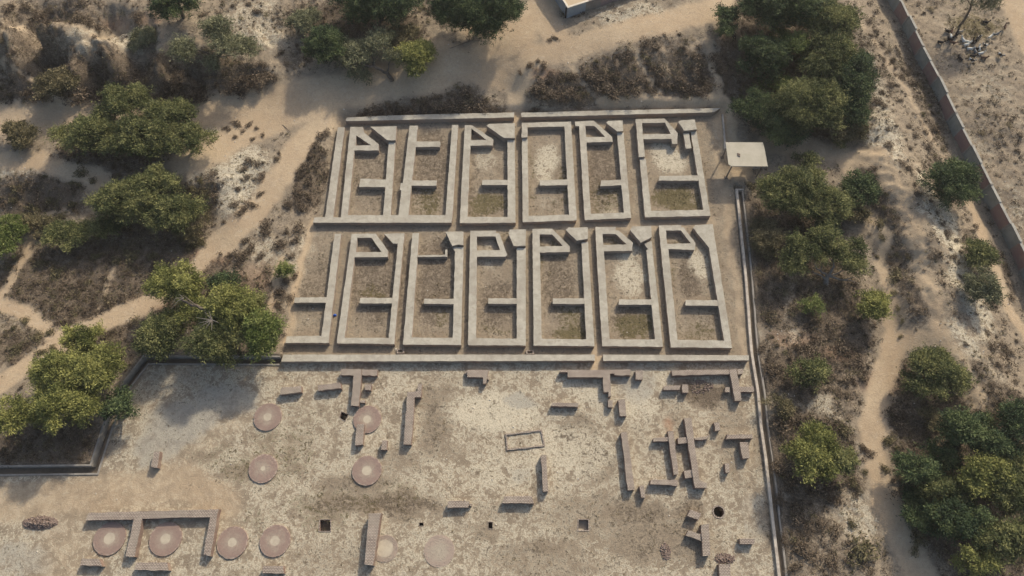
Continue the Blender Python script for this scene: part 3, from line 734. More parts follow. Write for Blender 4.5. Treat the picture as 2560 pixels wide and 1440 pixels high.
compound(4, 'brick compound in the southern row with ochre grass in its southern room',
 [(118,85),(305,82),(472,250),(470,302),(190,308),(205,1125),(628,1130),(582,212),(645,205),(705,1195),(130,1188)],
 holes=[[(187,135),(303,135),(405,245),(188,250)]], partitions=[[(620,795),(308,793),(312,742),(618,742)]], blocks=[([(432,95),(455,72),(640,70),(643,178),(540,195)],1.06)])
compound(4, 'second brick compound from the eastern end of the southern row, corner block arrow-pointed',
 [(712,68),(905,65),(905,98),(935,98),(1070,215),(1060,290),(795,297),(848,1130),(1278,1132),(1198,285),(1215,278),(1175,224),(1248,197),(1252,250),(1355,1200),(778,1195)],
 holes=[[(783,133),(905,132),(1008,230),(790,236)]], partitions=[[(1258,802),(935,800),(940,752),(1250,752)]], blocks=[([(1042,95),(1065,60),(1240,55),(1250,160),(1145,215)],1.06)])
compound(4, 'easternmost brick compound of the southern row with a long tapering corner wedge',
 [(1312,50),(1525,48),(1528,70),(1550,70),(1665,220),(1655,283),(1405,275),(1492,1135),(1932,1142),(1790,262),(1640,75),(1660,48),(1825,38),(2010,1212),(1428,1205)],
 holes=[[(1383,100),(1525,98),(1618,220),(1393,225)]], partitions=[[(1890,813),(1565,807),(1568,757),(1880,760)]])

def wall_run(label, crop, outline, z=.6, mat='wall', cat='brick wall', group=None, name='brick_wall', jit=.02, parts=()):
    o = WP(crop, outline, z); c = centroid(o)
    sd0 = int(abs(c[0] * 31 + c[1] * 17)) + 5
    if not parts:
        w = prism(name, o, -.1, z, M[mat], None, origin=c, seed=sd0, jit=jit)
        w.location = (c[0], c[1], 0)
        return props(w, label, cat, group)
    t = thing(name, label, cat, (c[0], c[1], 0), group=group)
    prism('main_wall', o, -.1, z, M[mat], t, origin=c, seed=sd0, jit=jit)
    for k, (nm, p, h) in enumerate(parts): prism(nm, WP(crop, p, h), -.1, h, M[mat], t, origin=c, seed=sd0 + k + 1, jit=jit)
    return t
LG = 'long retaining walls round the compounds'
wall_run('long brick wall along the scrubby bank, north edge, from the dirt track to the gap', 1, [(395,152),(900,128),(1500,112),(2275,95),(2275,150),(1300,172),(375,192)], .8, group=LG)
wall_run('long brick wall below the dark scrub slope, north edge, from the gap towards the shed', 2, [(88,85),(900,62),(2020,40),(1960,80),(1000,105),(92,127)], .8, group=LG)
wall_run('longest brick wall, along the south side of the compounds, starting under the big tree', 0, [(709,886.5),(1487,886.5),(1487,901.5),(703,904)], .75, group=LG)
wall_run('shorter brick wall along the south side of the compounds, ending at the eastern drain', 0, [(1508,886.5),(1872,888),(1872,901),(1508,902)], .75, group=LG)
# small sumps at the ends of the lanes
for lb, p in (('square brick sump in the lane beside the second and third southern compounds', [(992,872),(1010,872),(1011,884),(992,884)]),
              ('dark brick sump at the end of the lane in the middle of the southern row', [(1315,876),(1335,876),(1335,885),(1315,885)])):
    o = [G(a, b, .2) for a, b in p]; c = centroid(o)
    inn = [(c[0] + (q_[0] - c[0]) * .62, c[1] + (q_[1] - c[1]) * .62) for q_ in o]
    w = prism('sump', o, -.1, .22, M['frag'], None, holes=[inn], origin=c, step=9, jit=.01); w.location = (c[0], c[1], 0); props(w, lb, 'sump')

# low kerb of the tilted rectangular tank in the pale court
o = WP(6, [(380,682),(722,640),(750,795),(395,835)], .14); i_ = WP(6, [(395,694),(708,655),(733,784),(408,820)], .14); c = centroid(o)
w = prism('brick_tank', o, -.05, .14, M['frag'], None, holes=[i_], origin=c, step=.4, jit=.03); w.location = (c[0], c[1], 0)
props(w, 'low brick rim of a tilted rectangular tank on the pale clay', 'brick tank')

# ------------------------------------------------------------------ scattered wall fragments of the court
FG = 'broken brick walls standing in the court'
FR = [
 (5,'short tilted brick wall stub nearest the big tree, lit at its eastern end',[(405,290),(415,275),(608,258),(615,320),(400,345)],.62,()),
 (5,'short brick wall stub between the tree-side stub and the T-shaped wall',[(780,252),(1003,225),(1010,282),(782,305)],.62,()),
 (5,'T-shaped brick wall reaching down to the cut brick platform',[(1010,90),(1215,92),(1210,250),(1185,460),(1110,455),(1135,152),(1003,150)],.62,(('wall_stub',[(1220,95),(1375,95),(1372,156),(1218,156)],.52),('broken_end',[(1186,402),(1248,402),(1252,432),(1186,428)],.42))),
 (5,'small square brick pier just east of the T-shaped wall',[(1248,240),(1312,245),(1308,305),(1246,300)],.55,()),
 (5,'brick wall length standing on the edge of a round platform',[(1165,640),(1242,640),(1228,842),(1150,855)],.62,()),
 (5,'long upright brick wall with a stepped hook at its north end',[(1780,238),(1820,238),(1810,372),(1748,372),(1712,845),(1635,840),(1675,318),(1775,310)],.66,()),
 (5,'small brick pier below the cut platform and above the rosy round platform',[(1420,802),(1468,800),(1465,900),(1412,900)],.6,()),
 (5,'L-shaped short brick wall alone south of the middle compound',[(2275,98),(2485,98),(2470,180),(2458,240),(2430,240),(2430,172),(2275,172)],.6,(('loose_bricks',[(2250,112),(2273,112),(2273,150),(2250,145)],.3),('loose_bricks',[(2474,160),(2492,160),(2490,195),(2474,195)],.35))),
 (6,'big brick wall with a down-turned arm, south of the gap in the long wall',[(888,92),(1345,92),(1362,335),(1335,335),(1332,298),(1290,298),(1282,160),(960,160),(955,112),(888,112)],.66,(('wall_stub',[(1348,90),(1538,85),(1540,140),(1392,142),(1390,124),(1350,124)],.58),)),
 (6,'square brick pier east of the big down-turned wall',[(1583,97),(1648,97),(1652,178),(1585,180)],.6,()),
 (6,'low straight brick wall in the court with dry grass behind it, above the tilted tank',[(815,392),(1055,397),(1058,432),(808,427)],.6,()),
 (6,'small brick pier just under the arm of the big down-turned wall',[(1330,370),(1372,370),(1370,438),(1330,438)],.55,()),
 (6,'short upright brick block south-east of the big down-turned wall',[(1425,365),(1490,362),(1500,515),(1438,515)],.62,()),
 (6,'longest upright brick wall of the court, east of the brown grass',[(1448,665),(1508,665),(1575,1195),(1512,1205)],.68,()),
 (6,'upright brick wall just south-east of the tilted tank',[(708,878),(758,878),(778,1210),(732,1215)],.66,()),
 (6,'low flat brick wall block below the tilted tank',[(375,1258),(625,1255),(645,1322),(355,1320)],.6,()),
 (9,'brick wall block with notched ends, beside the flat block and above the narrow hole',[(1632,140),(1850,138),(1850,160),(1838,210),(1615,208),(1618,152)],.58,(('broken_end',[(1852,168),(1875,168),(1872,192),(1852,192)],.4),)),
 (7,'long brick wall near the eastern end of the south side, above the rubble',[(755,108),(1368,100),(1374,150),(765,163)],.66,()),
 (7,'brick wall with two short arms reaching the eastern drain kerb',[(1370,100),(1447,92),(1500,430),(1430,430)],.7,(('wall_stub',[(1449,96),(1510,94),(1512,148),(1458,150)],.6),('wall_stub',[(1474,279),(1625,278),(1632,335),(1487,338)],.62))),
 (7,'small square brick pier beside the two-armed wall',[(1325,285),(1370,285),(1375,340),(1325,340)],.52,()),
 (7,'short rosy brick wall under the long eastern wall',[(675,275),(845,270),(842,318),(672,316)],.58,()),
 (7,'stubby brick pier at the end of the short rosy wall by the rubble',[(868,257),(930,258),(938,345),(872,347)],.62,()),
 (7,'thick upright brick block near the drain, under the pale level wall',[(1478,870),(1565,870),(1585,1038),(1510,1045)],.7,()),
 (7,'pale level brick wall close to the eastern drain',[(1350,790),(1605,785),(1615,830),(1335,835)],.6,()),
 (7,'small leaning brick pier above and east of the cross-shaped wall',[(1208,660),(1262,660),(1275,745),(1222,752)],.6,()),
 (7,'large cross-shaped brick wall, longest arm running down to a broken foot',[(888,615),(965,610),(1055,1272),(1140,1305),(1128,1355),(1005,1352)],.72,(('wall_stub',[(820,825),(924,818),(932,878),(825,886)],.62),('wall_stub',[(1000,822),(1115,808),(1165,793),(1135,838),(1006,842)],.55),('wall_stub',[(890,1170),(978,1160),(990,1245),(905,1252)],.62))),
 (7,'smaller cross-shaped brick wall west of the large one',[(715,755),(778,755),(832,1205),(782,1212)],.66,(('wall_stub',[(565,825),(724,812),(728,858),(562,862)],.58),)),
 (7,'level rosy brick wall between the long upright wall and the large cross-shaped wall',[(540,1265),(828,1268),(825,1330),(535,1312)],.62,()),
 (7,'narrow upright brick pier between the large cross-shaped wall and the drain',[(1320,1095),(1368,1090),(1375,1190),(1328,1195)],.6,()),
 (10,'small upright brick pier at the foot of the longest upright wall',[(1065,60),(1115,58),(1128,182),(1088,182)],.62,()),
 (10,'slanting square brick block next to the round well',[(1595,305),(1700,350),(1680,412),(1565,367)],.7,()),
 (10,'slanting brick wall running into the side of the pale upright wall',[(1575,520),(1712,562),(1712,628),(1550,575)],.62,()),
 (10,'pale-topped upright brick wall near the well with a wall leaning into its side',[(1705,458),(1785,452),(1800,780),(1720,782)],.74,()),
 (10,'small level brick block standing alone near the southern part of the drain',[(2105,605),(2260,607),(2252,665),(2105,660)],.58,()),
 (10,'pale-topped brick wall cut by the bottom edge, beside loose rubble',[(1890,870),(2005,870),(2015,1080),(1897,1080)],.7,()),
 (9,'long upright brick wall beside the dust-covered round platform',[(778,268),(908,265),(822,828),(732,815)],.95,()),
 (8,'long F-shaped brick wall with two down-turned arms around two round platforms',[(742,680),(1840,650),(1772,1045),(1712,1032),(1768,715),(1200,730),(1132,1055),(1060,1045),(1125,735),(718,742)],.66,()),
 (8,'small level brick block below the platform with crumbled rings',[(690,1065),(835,1065),(860,1130),(675,1122)],.6,()),
 (8,'level brick block at the foot of the F-shaped wall',[(1150,1098),(1410,1100),(1418,1170),(1130,1160)],.6,()),
 (8,'level brick block under the plain round platform at the bottom edge',[(2212,1128),(2385,1128),(2388,1195),(2208,1187)],.58,()),
 (8,'lone upright brick pier in the shaded western court',[(1300,165),(1345,160),(1325,300),(1270,292)],.65,()),
]
for cr, lb, ol, z, parts in FR:
    parts = tuple((a, b, c * 1.15) for a, b, c in parts)
    wall_run(lb, cr, ol, z * 1.16, mat='frag', cat='wall fragment', group=FG, name='wall_fragment', jit=.04, parts=parts)

# ------------------------------------------------------------------ round brick platforms
PG = 'round brick working platforms'
def platform(px, py, rpx, label, faded=False, hollow=.28, rz=0, rings=True):
    h = .05 if faded else .17
    x, y = G(px, py, h); r = rpx * scale_at(px, py)
    rn = random.Random(int(px))
    t = thing('round_platform', label, 'brick platform', (x, y, 0), group=PG)
    m = M['disc_faded' if faded else 'disc']
    nr = 9 if rings else 7
    bm = bmesh.new()
    # concentric courses of radial bricks
    r0 = r * hollow
    for k in range(nr):
        ra = r0 + (r - r0) * k / nr; rb = r0 + (r - r0) * (k + 1) / nr - .018
        nb = max(14, int(2 * math.pi * rb / .16)); ph = rn.random()
        for j in range(nb):
            if k == nr - 1 and rn.random() < (.10 if not faded else .2): continue
            a0 = (j + ph) / nb * 2 * math.pi; a1 = (j + ph + 1) / nb * 2 * math.pi - .018 / rb
            hz = h + rn.uniform(-.012, .012) - (.05 if k == nr - 1 and rn.random() < .2 else 0)
            q = []
            for zz in (-.08, hz):
                for (rr, aa) in ((ra, a0), (rb, a0), (rb, a1), (ra, a1)):
                    q.append(bm.verts.new((rr * math.cos(aa), rr * math.sin(aa), zz)))
            for f in ((4, 5, 6, 7), (0, 1, 5, 4), (1, 2, 6, 5), (2, 3, 7, 6), (3, 0, 4, 7)): bm.faces.new([q[i] for i in f])
    bm_obj('brick_rings', bm, m, t)
    # mortar bed under and between, and the clay-filled hollow
    def disc(nm, rad, z, mt):
        b2 = bmesh.new()
        rim = [b2.verts.new((rad * math.cos(a) * (1 + rn.uniform(-.03, .03)), rad * math.sin(a) * (1 + rn.uniform(-.03, .03)), z)) for a in np.linspace(0, 2 * math.pi, 40, endpoint=False)]
        low = [b2.verts.new((v_.co.x, v_.co.y, -.08)) for v_ in rim]
        b2.faces.new(rim)
        for i in range(40): b2.faces.new((rim[i], low[i], low[(i + 1) % 40], rim[(i + 1) % 40]))
        bm_obj(nm, b2, mt, t)
    disc('mortar_bed', r * .985, h - .022, M['disc_faded'])
    disc('clay_hollow', r0 * 1.04, h - .006, M['clay'])
    return t
platform(669, 1042, 35, 'round platform in the tree shade with a dusty centre, upper of the western pair')
platform(918, 1048, 35, 'round platform partly covered by a brick wall length')
platform(657.5, 1171, 36, 'round platform with a pinpoint centre on the olive-tinted ground, lower of the western pair', hollow=.16)
platform(917, 1176, 37, 'rosiest round platform with a bright clay centre and double rim', hollow=.32)
platform(273.5, 1346, 40, 'round platform with crumbled outer rings inside the F-shaped wall, next to the open end', hollow=.34)
platform(413.5, 1347, 40.5, 'round platform between the two arms of the F-shaped wall', hollow=.30)
platform(580.5, 1356, 38.5, 'round platform just outside the last arm of the F-shaped wall', hollow=.28)
platform(687.5, 1352, 38.5, 'plain round platform with a dusty middle, above the brick block at the bottom edge', hollow=.30)
platform(962, 1371, 33, 'faded round platform almost buried in dust beside the long upright wall', faded=True, hollow=.62)
platform(1098, 1377, 38.5, 'faded flush round platform with radiating bricks, alone in the open court', faded=True, hollow=.1)

# ------------------------------------------------------------------ rubble piles
def rubble(px, py, rx, ry, n, h, label, size=.2, mats=('rubble', 'frag')):
    x, y = G(px, py, h / 2); sc = scale_at(px, py)
    rn = random.Random(int(px + py))
    bm = bmesh.new()
    for _ in range(n):
        a, q_ = rn.uniform(0, 2 * math.pi), math.sqrt(rn.random())
        X_, Y_ = math.cos(a) * q_ * rx * sc, math.sin(a) * q_ * ry * sc
        z = h * (1 - q_ ** 2) * rn.uniform(.3, 1)
        s = size * rn.uniform(.5, 1.3)
        box(bm, (X_, Y_, z), (s, s * .6, s * .45), rn.uniform(0, 6.3), rn.uniform(-.6, .6), .03, rn)
    o = bm_obj('rubble_pile', bm, M[mats[0]]); o.location = (x, y, 0)
    return props(o, label, 'rubble pile')
rubble(98, 1306, 44, 15, 620, .45, 'long heap of dark broken bricks alone at the western side of the court')
rubble(1752, 966, 32, 18, 120, .16, 'loose spread of broken bricks in brown grass under the long eastern wall', .16)
rubble(1664, 1378, 12, 20, 110, .16, 'low broken-up brick foundation half sunk in the grass', .2)
rubble(1812, 1396, 26, 11, 150, .25, 'loose rubble at the head of the pale wall cut by the bottom edge')
rubble(1310, 283, 9, 5, 60, .35, 'small brick rubble at the gap end of the northern long wall', .16)

# ------------------------------------------------------------------ drains with their kerbs
def strip(name, line, o1, o2, z0, z1, mat, parent=None, jit=.0, seed=1):
    a = offset_line(line, o1); b = offset_line(line, o2)
    rn = random.Random(seed)
    bm = bmesh.new(); prev = None
    def dens(l):
        out = []
        for i in range(len(l) - 1):
            for k in range(8): out.append((l[i][0] + (l[i+1][0] - l[i][0]) * k / 8, l[i][1] + (l[i+1][1] - l[i][1]) * k / 8))
        return out + [l[-1]]
    a, b = dens(a), dens(b)
    for p, q_ in zip(a, b):
        j = rn.uniform(-jit, jit)
        cur = [bm.verts.new((p[0] + j, p[1], z0)), bm.verts.new((q_[0] + j, q_[1], z0)), bm.verts.new((q_[0] + j, q_[1], z1 + rn.uniform(-jit, jit) * .5)), bm.verts.new((p[0] + j, p[1], z1 + rn.uniform(-jit, jit) * .5))]
        if prev:
            for k in range(4): bm.faces.new((prev[k], prev[(k + 1) % 4], cur[(k + 1) % 4], cur[k]))
        else: bm.faces.new(cur[::-1])
        prev = cur
    bm.faces.new(prev)
    return bm_obj(name, bm, mat, parent)
t = thing('drain', 'open concrete drain with a pale kerb running the whole eastern side of the court', 'drain', (0, 0, 0))
strip('inner_kerb', ED, -.13, .17, -1.0, .36, M['kerb'], t, .015)
strip('channel_floor', ED, .15, .95, -1.0, -.22, M['channel'], t)
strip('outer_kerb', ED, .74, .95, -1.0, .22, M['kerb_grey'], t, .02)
cap0 = G(1833, 478, .3); 
bm = bmesh.new(); box(bm, (ED[0][0] + .4, ED[0][1] + .1, -.35), (1.1, .25, 1.28)); bm_obj('end_wall', bm, M['kerb'], t)
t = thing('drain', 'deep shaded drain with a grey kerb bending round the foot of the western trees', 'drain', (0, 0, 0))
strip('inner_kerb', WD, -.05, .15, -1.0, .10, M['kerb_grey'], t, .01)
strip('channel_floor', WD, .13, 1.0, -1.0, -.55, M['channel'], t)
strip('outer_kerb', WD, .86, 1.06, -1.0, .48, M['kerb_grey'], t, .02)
# slim kerb beside the shed
kb = [G(1806, 286, .2), G(1811, 340, .2), G(1812.5, 372, .2)]
o = strip('kerb_wall', kb, -.1, .12, -.2, .3, M['kerb'], None, .01); props(o, 'slim low kerb wall running south to the shed corner', 'kerb')

# ------------------------------------------------------------------ the shed
zr = 3.0
rc = [G(1814, 355.5, zr), G(1907, 356, zr), G(1912, 374, zr), G(1919.5, 416, zr), G(1828, 415, zr), G(1821, 410, zr)]
sc_ = centroid(rc)
t = thing('shed', 'open-sided shed with a flat pale sheet roof on thin posts', 'shed', (sc_[0], sc_[1], 0))
prism('roof', rc, zr - .12, zr, M['roof'], t, origin=sc_, step=3, jit=.01, zj=.0)
bm = bmesh.new()
for k in range(4):
    a = Vector(rc[4]).lerp(Vector(rc[3]), .5); 
for yy in np.linspace(min(p[1] for p in rc) + .35, max(p[1] for p in rc) - .35, 5):
    xa = min(p[0] for p in rc) + .45; xb = max(p[0] for p in rc) - .5
    box(bm, ((xa + xb) / 2 - sc_[0], yy - sc_[1], zr - .17), (xb - xa, .08, .1))
bm_obj('roof_beam_frame', bm, M['post'], t)
x0, x1 = min(p[0] for p in rc) + .55, max(p[0] for p in rc) - .6
y0, y1 = min(p[1] for p in rc) + .3, max(p[1] for p in rc) - .3
for X_, Y_ in ((x0, y0), (x0 - .1, y1), (x1, y0), (x1 - .3, y1)):
    bm = bmesh.new(); tube(bm, [(X_ - sc_[0], Y_ - sc_[1], -.2), (X_ - sc_[0], Y_ - sc_[1], 1.5), (X_ - sc_[0], Y_ - sc_[1], zr - .12)], [.10, .09, .085], 8)
    box(bm, (X_ - sc_[0], Y_ - sc_[1], .04), (.42, .42, .14)); bm_obj('post', bm, M['post'], t)
for k, (px_, py_, lb) in enumerate(((1846.5, 385.3, 'upper of two small dark broken bricks lying on the pale shed roof'), (1847, 389.5, 'lower of two small dark broken bricks lying on the pale shed roof'))):
    bx, by = G(px_, py_, zr)
    bm = bmesh.new(); box(bm, (0, 0, .05), (.42, .15, .1), -.4 - .3 * k, 0, .012); bmesh.ops.bevel(bm, geom=bm.edges[:], offset=.012, segments=1, affect='EDGES')
    o = bm_obj('brick', bm, M['rubble']); o.location = (bx, by, zr + .001); props(o, lb, 'brick', 'bricks on the shed roof')
# log seat and small items in the shed's shade
bx, by, bz = place(1893, 424)
t = thing('bench', 'plain wooden bench half hidden in the shade under the shed roof', 'bench', (bx, by, max(bz, ground_z(bx, by))), 0.1)
bm = bmesh.new(); box(bm, (0, 0, .45), (1.5, .35, .06)); bm_obj('seat', bm, M['deadwood'], t)
for s in (-.6, .6):
    bm = bmesh.new(); box(bm, (s, 0, .2), (.1, .3, .44)); bm_obj('leg', bm, M['post'], t)

# ------------------------------------------------------------------ eastern boundary wall, stepping down in bays
nodes_px = [(2150,-145),(2184,-72),(2218,0),(2252,73),(2287,144),(2327,219),(2368,306),(2409,386),(2456,481),(2503,579),(2552,679),(2602,785),(2652,895),(2704,1010)]
nodes = [G(a, b, 1.0 if b < 500 else .8) for a, b in nodes_px]
t = thing('boundary_wall', 'long boundary wall of alternating grey plaster and red brick panels stepping down the plain', 'boundary wall', (nodes[5][0], nodes[5][1], 0))
O_ = Vector((nodes[5][0], nodes[5][1], 0))
def bar(name, a, b, th, z0, z1, mat, side=0.0):
    a = Vector(a); b = Vector(b); d = (b - a); L = d.length; d.normalize(); n_ = Vector((-d.y, d.x))
    bm = bmesh.new(); m_ = (a + b) / 2 + n_ * side
    box(bm, (m_.x - O_.x, m_.y - O_.y, (z0 + z1) / 2), (L, th, z1 - z0), math.atan2(d.y, d.x))
    return bm_obj(name, bm, mat, t)
for i in range(len(nodes) - 1):
    a, b = Vector(nodes[i]), Vector(nodes[i + 1]); m_ = a.lerp(b, .46)
    ga, gb, gm = ground_z(*a), ground_z(*b), ground_z(*m_)
    base = min(ga, gb) - .8
    ta = (ga + gm) / 2 + 2.05; tb = (gm + gb) / 2 + 1.95
    bar('plaster_panel', a, m_, .23, base, ta, M['plaster'])
    bar('brick_panel', m_, b, .22, base, tb, M['redbrick'])
    bar('coping', a, m_, .33, ta + .002, ta + .07, M['coping'])
    bar('coping', m_, b, .32, tb + .002, tb + .07, M['coping'])
    d = (b - a).normalized()
    bar('pillar', b - d * .16, b + d * .10, .36, base, tb + .12, M['kerb_grey'])

# ------------------------------------------------------------------ the building cut by the top edge
gz = 4.0
A0 = Vector(G(1417, 44, gz)); B0 = Vector(G(1501, 17, gz)); dd = (B0 - A0).normalized(); pn = Vector((-dd.y, dd.x))
Hb = 1.75
t = thing('building', 'low flat-roofed building with blue-grey, brown and pink plaster front, cut by the top edge', 'building', (A0.x, A0.y, gz))
O_ = Vector((A0.x, A0.y, gz))
def seg(name, s0, s1, depth0, depth1, z0, z1, mat, par=None):
    m_ = A0 + dd * (s0 + s1) / 2 + pn * (depth0 + depth1) / 2
    bm = bmesh.new()
    box(bm, (m_.x - A0.x, m_.y - A0.y, (z0 + z1) / 2), (s1 - s0, depth1 - depth0, z1 - z0), math.atan2(dd.y, dd.x))
    return bm_obj(name, bm, mat, par or t)
L1 = (Vector(G(1463, 29.5, gz)) - A0).length; L2 = (B0 - A0).length
seg('front_wall', 0, L1, 0, .25, -1.5, Hb, M['bluewash'])
fw = seg('front_wall', L1 + .002, L2, .03, .25, -1.5, Hb - .003, M['brownpanel'])
seg('front_wall', L2 + .002, L2 + 16, .0, .25, -1.5, Hb - .1, M['pinkwall'])
seg('side_wall', -.02, .23, .252, 12, -1.5, Hb, M['bluewash'])
seg('roof', .24, L2 + 16, .26, 12, Hb - .35, Hb - .05, M['sandroof'])
seg('parapet', -.03, L1 + .4, -.03, .28, Hb + .002, Hb + .09, M['whiteedge'])
seg('parapet', -.03, .26, .282, 12, Hb + .002, Hb + .09, M['whiteedge'])
seg('door', L1 + 1.0, L2 - .15, -.01, .028, -.9, Hb - .25, M['brownpanel'])
seg('plinth', L1, L2, -.09, -.012, -1.4, -.72, M['kerb_grey'])
seg('drain_pipe', -.22, -.09, .1, .25, -1.2, Hb + .02, M['black'])

# ------------------------------------------------------------------ foliage
def leaf_cards(cent, nrm_up, L, Wd, rs, tint, droop=0.0, along=None):
    """one small diamond per row of cent"""
    n = len(cent)
    a = rs.normal(size=(n, 3)); a[:, 2] = a[:, 2] * .55 + droop
    if along is not None: a = a * .55 + along
    a /= np.linalg.norm(a, axis=1, keepdims=True) + 1e-9
    u = rs.normal(size=(n, 3)) * .75; u[:, 2] += nrm_up
    b = np.cross(a, u); b /= np.linalg.norm(b, axis=1, keepdims=True) + 1e-9
    l = (L * rs.uniform(.6, 1.3, n))[:, None]; w = (Wd * rs.uniform(.7, 1.2, n))[:, None]
    V = np.stack([cent - a * l * .5, cent + b * w * .5 + a * l * .05, cent + a * l * .5, cent - b * w * .5 + a * l * .05], 1).reshape(-1, 3)
    F = np.arange(4 * n).reshape(n, 4)
    return V, F, np.repeat(tint, 4)
def crown(lobes, rs, per_m2=26, leaves=16, L=.30, Wd=.10, spread=.20, low=-.35):
    """lobes: (cx,cy,cz,rx,ry,rz,tone); sprays of leaves over each lobe's upper surface and through its outer volume"""
    cs, ts, al = [], [], []
    for cx, cy, cz, rx, ry, rz, tn in lobes:
        area = 2 * math.pi * (rx * ry + (rx + ry) * .5 * rz) * .62
        m = max(6, int(area * per_m2 * .30))
        d = rs.normal(size=(m, 3)); d /= np.linalg.norm(d, axis=1, keepdims=True)
        d[:, 2] = np.where(d[:, 2] < low, -d[:, 2], d[:, 2])
        rr = rs.uniform(.5, 1.0, m) ** .6 * (1 + .16 * rs.normal(size=m)) * np.where(rs.uniform(size=m) < .12, 1.35, 1.0)
        c = np.stack([cx + d[:, 0] * rx * rr, cy + d[:, 1] * ry * rr, cz + d[:, 2] * rz * rr], 1)
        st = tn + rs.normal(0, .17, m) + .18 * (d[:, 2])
        k = rs.poisson(leaves, m)
        cc = np.repeat(c, k, 0); tt = np.repeat(st, k)
        cc = cc + rs.normal(size=cc.shape) * np.array([spread, spread, spread * .6])
        ax_ = d * np.array([1, 1, .5]) + rs.normal(0, .25, (m, 3)); ax_ = np.repeat(ax_, k, 0)
        cc = cc + ax_ * rs.normal(0, .16, (len(cc), 1))
        cs.append(cc); ts.append(tt + rs.normal(0, .08, len(tt))); al.append(ax_)
    al = np.concatenate(al)
    cs = np.concatenate(cs); ts = np.clip(np.concatenate(ts), 0, 1)
    return leaf_cards(cs, .9, L, Wd, rs, ts, along=al)
def make_lobes(rx, ry, h, rs, base=.35, n=None, open_=False):
    n = n or int(6 + rx * ry * 1.5)
    out = []
    for k in range(n):
        a = rs.uniform(0, 2 * math.pi); q_ = math.sqrt(rs.uniform(0, 1)) * (.86 if n > 3 else .4)
        s = rs.uniform(.17, .34) if n > 6 else rs.uniform(.45, .65)
        dome = math.sqrt(max(0, 1 - q_ * q_ * .85))
        R = min(rx, ry) * s + .25
        z = h * (base + (1 - base) * dome * rs.uniform(.50, 1.05)) - R * .55
        out.append((math.cos(a) * q_ * rx * .92, math.sin(a) * q_ * ry * .92, max(z, R * .35), R * rs.uniform(.9, 1.35), R * rs.uniform(.9, 1.3), R * rs.uniform(.55, .85), rs.uniform(.18, .72)))
    return out
NQ = [0]
def tree(px, py, rx, ry, h, tone, label, group=None, name='tree', lobes_px=None, base=None, dens=1.0, cat='tree', limbs=5, lean=(0, 0), trunk_r=None, mat_bark='bark', open_=False):
    x, y, z = place(px, py, h * .55)
    s = scale_at(px, py, z)
    sy = abs(G(px, py - 1, z)[1] - G(px, py, z)[1])
    seed = int(px * 7 + py * 13) % 99991
    rs = np.random.RandomState(seed)
    RX, RY = rx * s, max(ry * sy * .88, ry * s * .7)
    t = thing(name, label, cat, (x, y, z - .05), group=group)
    lobes = make_lobes(RX, RY, h, rs, base=.35 if h > 2.2 else .2)
    if open_: lobes = [l for l in lobes if rs.uniform() > .25]
    V, F, T = crown(lobes, rs, per_m2=26 * dens, L=.31 if h > 2.2 else .22, Wd=.10 if h > 2.2 else .08, spread=.19 if h > 2.2 else .14)
    NQ[0] += len(F)
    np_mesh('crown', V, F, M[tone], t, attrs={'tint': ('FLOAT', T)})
    tr = trunk_r or (.05 + .045 * h)
    bm = bmesh.new()
    bx, by = lean
    fork = Vector((bx * .3, by * .3, h * .30))
    tube(bm, [(bx, by, -.4), (bx * .7, by * .7, h * .12), fork], [tr * 1.3, tr, tr * .85], 8)
    order = sorted(range(len(lobes)), key=lambda i: -lobes[i][3])[:limbs + int(len(lobes) * .15)]
    for i in order:
        l = lobes[i]; end = Vector((l[0], l[1], l[2]))
        mid = fork.lerp(end, .5) + Vector((rs.uniform(-.4, .4), rs.uniform(-.4, .4), -h * .04))
        tube(bm, [fork - Vector((0, 0, .1)), mid, end, end + (end - mid) * .35], [tr * .55, tr * .38, tr * .2, tr * .07], 6)
    bm_obj('trunk', bm, M[mat_bark], t)
    return t
NB = 'trees of the northern edge'; ER = 'trees of the dense grove beside the shed'; WG = 'trees west of the track'; EG = 'trees and bushes of the eastern scrub'
